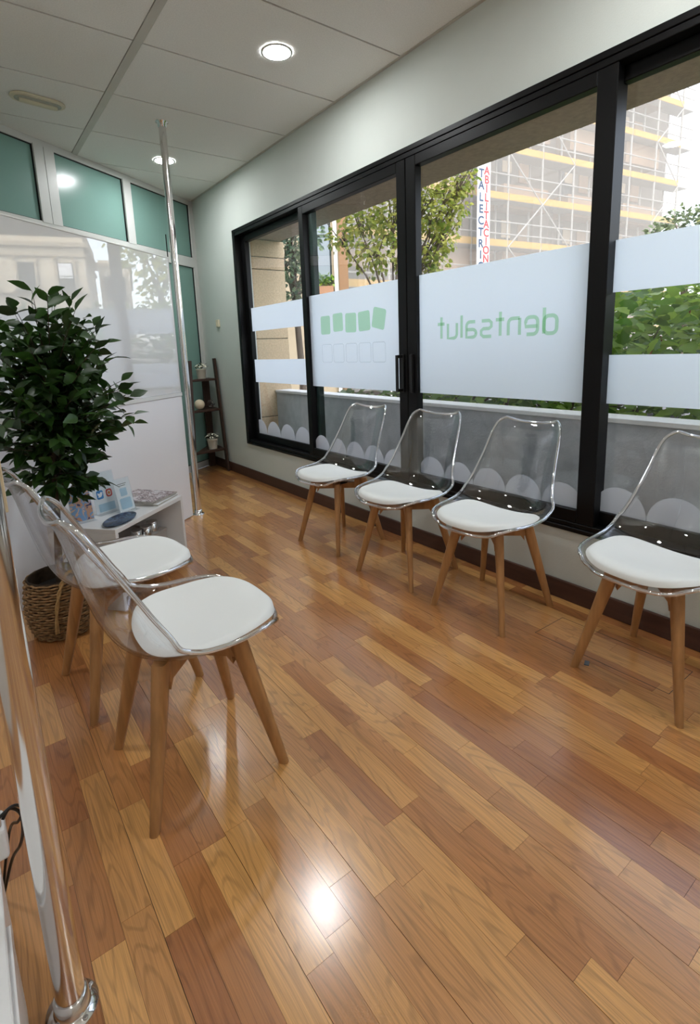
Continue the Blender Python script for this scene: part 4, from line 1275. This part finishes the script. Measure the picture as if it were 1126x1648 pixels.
# banner with vertical lettering
bn = thing('vertical_banner', 'tall white banner with blue and red vertical letters on the scaffold', 'banner', (S0.x, S0.y, -1.0))
def bu_(x): return (x - S0.x + .173) / SD.x
ub0, ub1 = bu_(17.775), bu_(18.45)
MB().box((ub0, .92, 3.5), (ub1, .96, 10.4), BM).obj('banner_cloth', 'banner', bn)
for yb in (3.52, 10.36):
    MB().tube([BM @ Vector((ub0 - .1, .09, yb)), BM @ Vector((ub0 - .1, .94, yb)), BM @ Vector((ub1 + .1, .94, yb)), BM @ Vector((ub1 + .1, .09, yb))], .03, 6).obj('banner_rail', 'scaffold_white', bn)
def letters(s, u, ztop, pitch, size, m):
    for i, ch in enumerate(s):
        M_ = BM @ frameM((u, .965, ztop - i * pitch), (1, 0, 0), (0, 0, 1), (0, 1, 0))
        link('letter', text_mesh(ch, size, .004, M_, .012), m, bn)
letters('ABILITACION', ub0 + .48, 8.93, .339, .43, 'letter_red')
letters('TALECTRIC', ub0 + .19, 8.80, .447, .45, 'letter_blue')

# cream house at the left
CD = Vector((.80, -.60)); CN = Vector((-.60, -.80)); C0 = Vector((10.3, 14.95))
CM = frameM((0, 0, 0), (CD.x, CD.y, 0), (CN.x, CN.y, 0), (0, 0, 1))
ch_ = thing('cream_house', 'cream house with a tall window and a brown pilaster', 'building', (C0.x, C0.y, -1.0))
MB().box((-9, -1.4, 0), (.75, 0, 14), CM).obj('wall', 'cream_facade', ch_)
MB().box((.30, .001, 0), (.42, .16, 14), CM).obj('pilaster', 'white_frame', ch_)
MB().box((.46, .001, 0), (.76, .12, 14), CM).obj('pilaster', 'brown_facade', ch_)
MB().box((-.52, .001, 0), (-.40, .12, 14), CM).obj('pilaster', 'white_frame', ch_)
for zb in (4.35, 8.2):
    w_ = MB().box((-.30, .002, zb), (.22, .05, zb + 2.5), CM).obj('window', 'dark_pane', ch_)
    MB().box((-.25, .052, zb + 1.55), (.16, .07, zb + 2.4), CM).obj('pane', 'blind', w_)
    MB().box((-.25, .052, zb + .05), (.16, .07, zb + 1.45), CM).obj('pane', 'blind', w_)
MB().box((-.34, .002, 3.70), (.26, .28, 4.25), CM).obj('flower_box', 'terracotta', ch_)
fb = []
for k in range(90):
    fb.append((CM @ Vector((rnd.uniform(-.34, .26), rnd.uniform(.05, .28), rnd.uniform(4.25, 4.62))), rand_dir(rnd), 0., rnd.uniform(.7, 1.2)))
leaf_cloud('box_plants', ch_, 'bush_leaf', lobed_leaf(.13, .12), fb, rnd, 0)

# ornate facade straight across the street (seen mirrored in the white screen)
of = thing('ornate_house', 'pale ornate corner house mirrored in the white screen', 'building', (34, .96, -1.0))
MB().box((0, -14, 0), (9, 0, 9.35)).obj('wall', 'ornate_facade', of)
MB().box((-.25, -14.2, 8.75), (9.2, .25, 9.0)).obj('cornice', 'cream_facade', of)
MB().box((-.12, -14.1, 8.2), (9.1, .12, 8.32)).obj('cornice', 'cream_facade', of)
MB().box((-.05, -14, 9.36), (9, .05, 10.0)).obj('roof_parapet', 'cream_facade', of)
MB().box((-.30, -14.2, 6.05), (0, .1, 6.2)).obj('string_course', 'cream_facade', of)
def ornate_window(M_, n_):
    w = MB().box((-.06, -.42, 6.35), (.04, .42, 8.05 - .2), M_).obj('window', 'dark_pane', of)
    if n_ % 2 == 0: MB().box((-.1, -.36, 6.95), (-.062, .36, 7.8), M_).obj('awning', 'paper', w)
    s = MB()
    s.box((-.1, -.56, 6.3), (0.0, -.43, 7.95), M_).box((-.1, .43, 6.3), (0.0, .56, 7.95), M_)
    a = [(.62 * math.cos(math.pi * i / 12), .34 * math.sin(math.pi * i / 12)) for i in range(13)]
    s.tube([M_ @ Vector((-.07, y, 7.92 + z)) for y, z in a], .07, 6)
    s.obj('window_surround', 'cream_facade', of)
    b = MB().box((-.55, -.62, 6.22), (0, .62, 6.32), M_)
    for q in range(10):
        y = -.6 + 1.2 * q / 9
        b.box((-.52, y - .015, 6.32), (-.49, y + .015, 7.0), M_)
    b.box((-.54, -.62, 7.0), (-.47, .62, 7.04), M_)
    b.obj('balcony', 'print_grey', of)
for k, y in enumerate((-1.10, -3.16, -5.3, -7.5)):
    ornate_window(Matrix.Translation((0, y, 0)), k)
    ornate_window(Matrix.Translation((0, y, -3.4)), k + 1)
side = thing('row_house', 'pale row house receding beside the ornate corner house', 'building', (43.5, 1.2, -1.0))
MB().box((0, 0, 0), (16, 2.2, 9.6)).obj('wall', 'ornate_facade', side)
MB().box((-.1, -.1, 9.1), (16, 2.4, 9.4)).obj('cornice', 'cream_facade', side)
for y in (.6, 1.55):
    w = MB().box((-.06, y - .28, 6.6), (.04, y + .28, 8.4)).obj('window', 'dark_pane', side)
    MB().box((-.1, y - .40, 6.5), (-.01, y - .29, 8.6)).box((-.1, y + .29, 6.5), (-.01, y + .4, 8.6)).obj('window_surround', 'cream_facade', side)
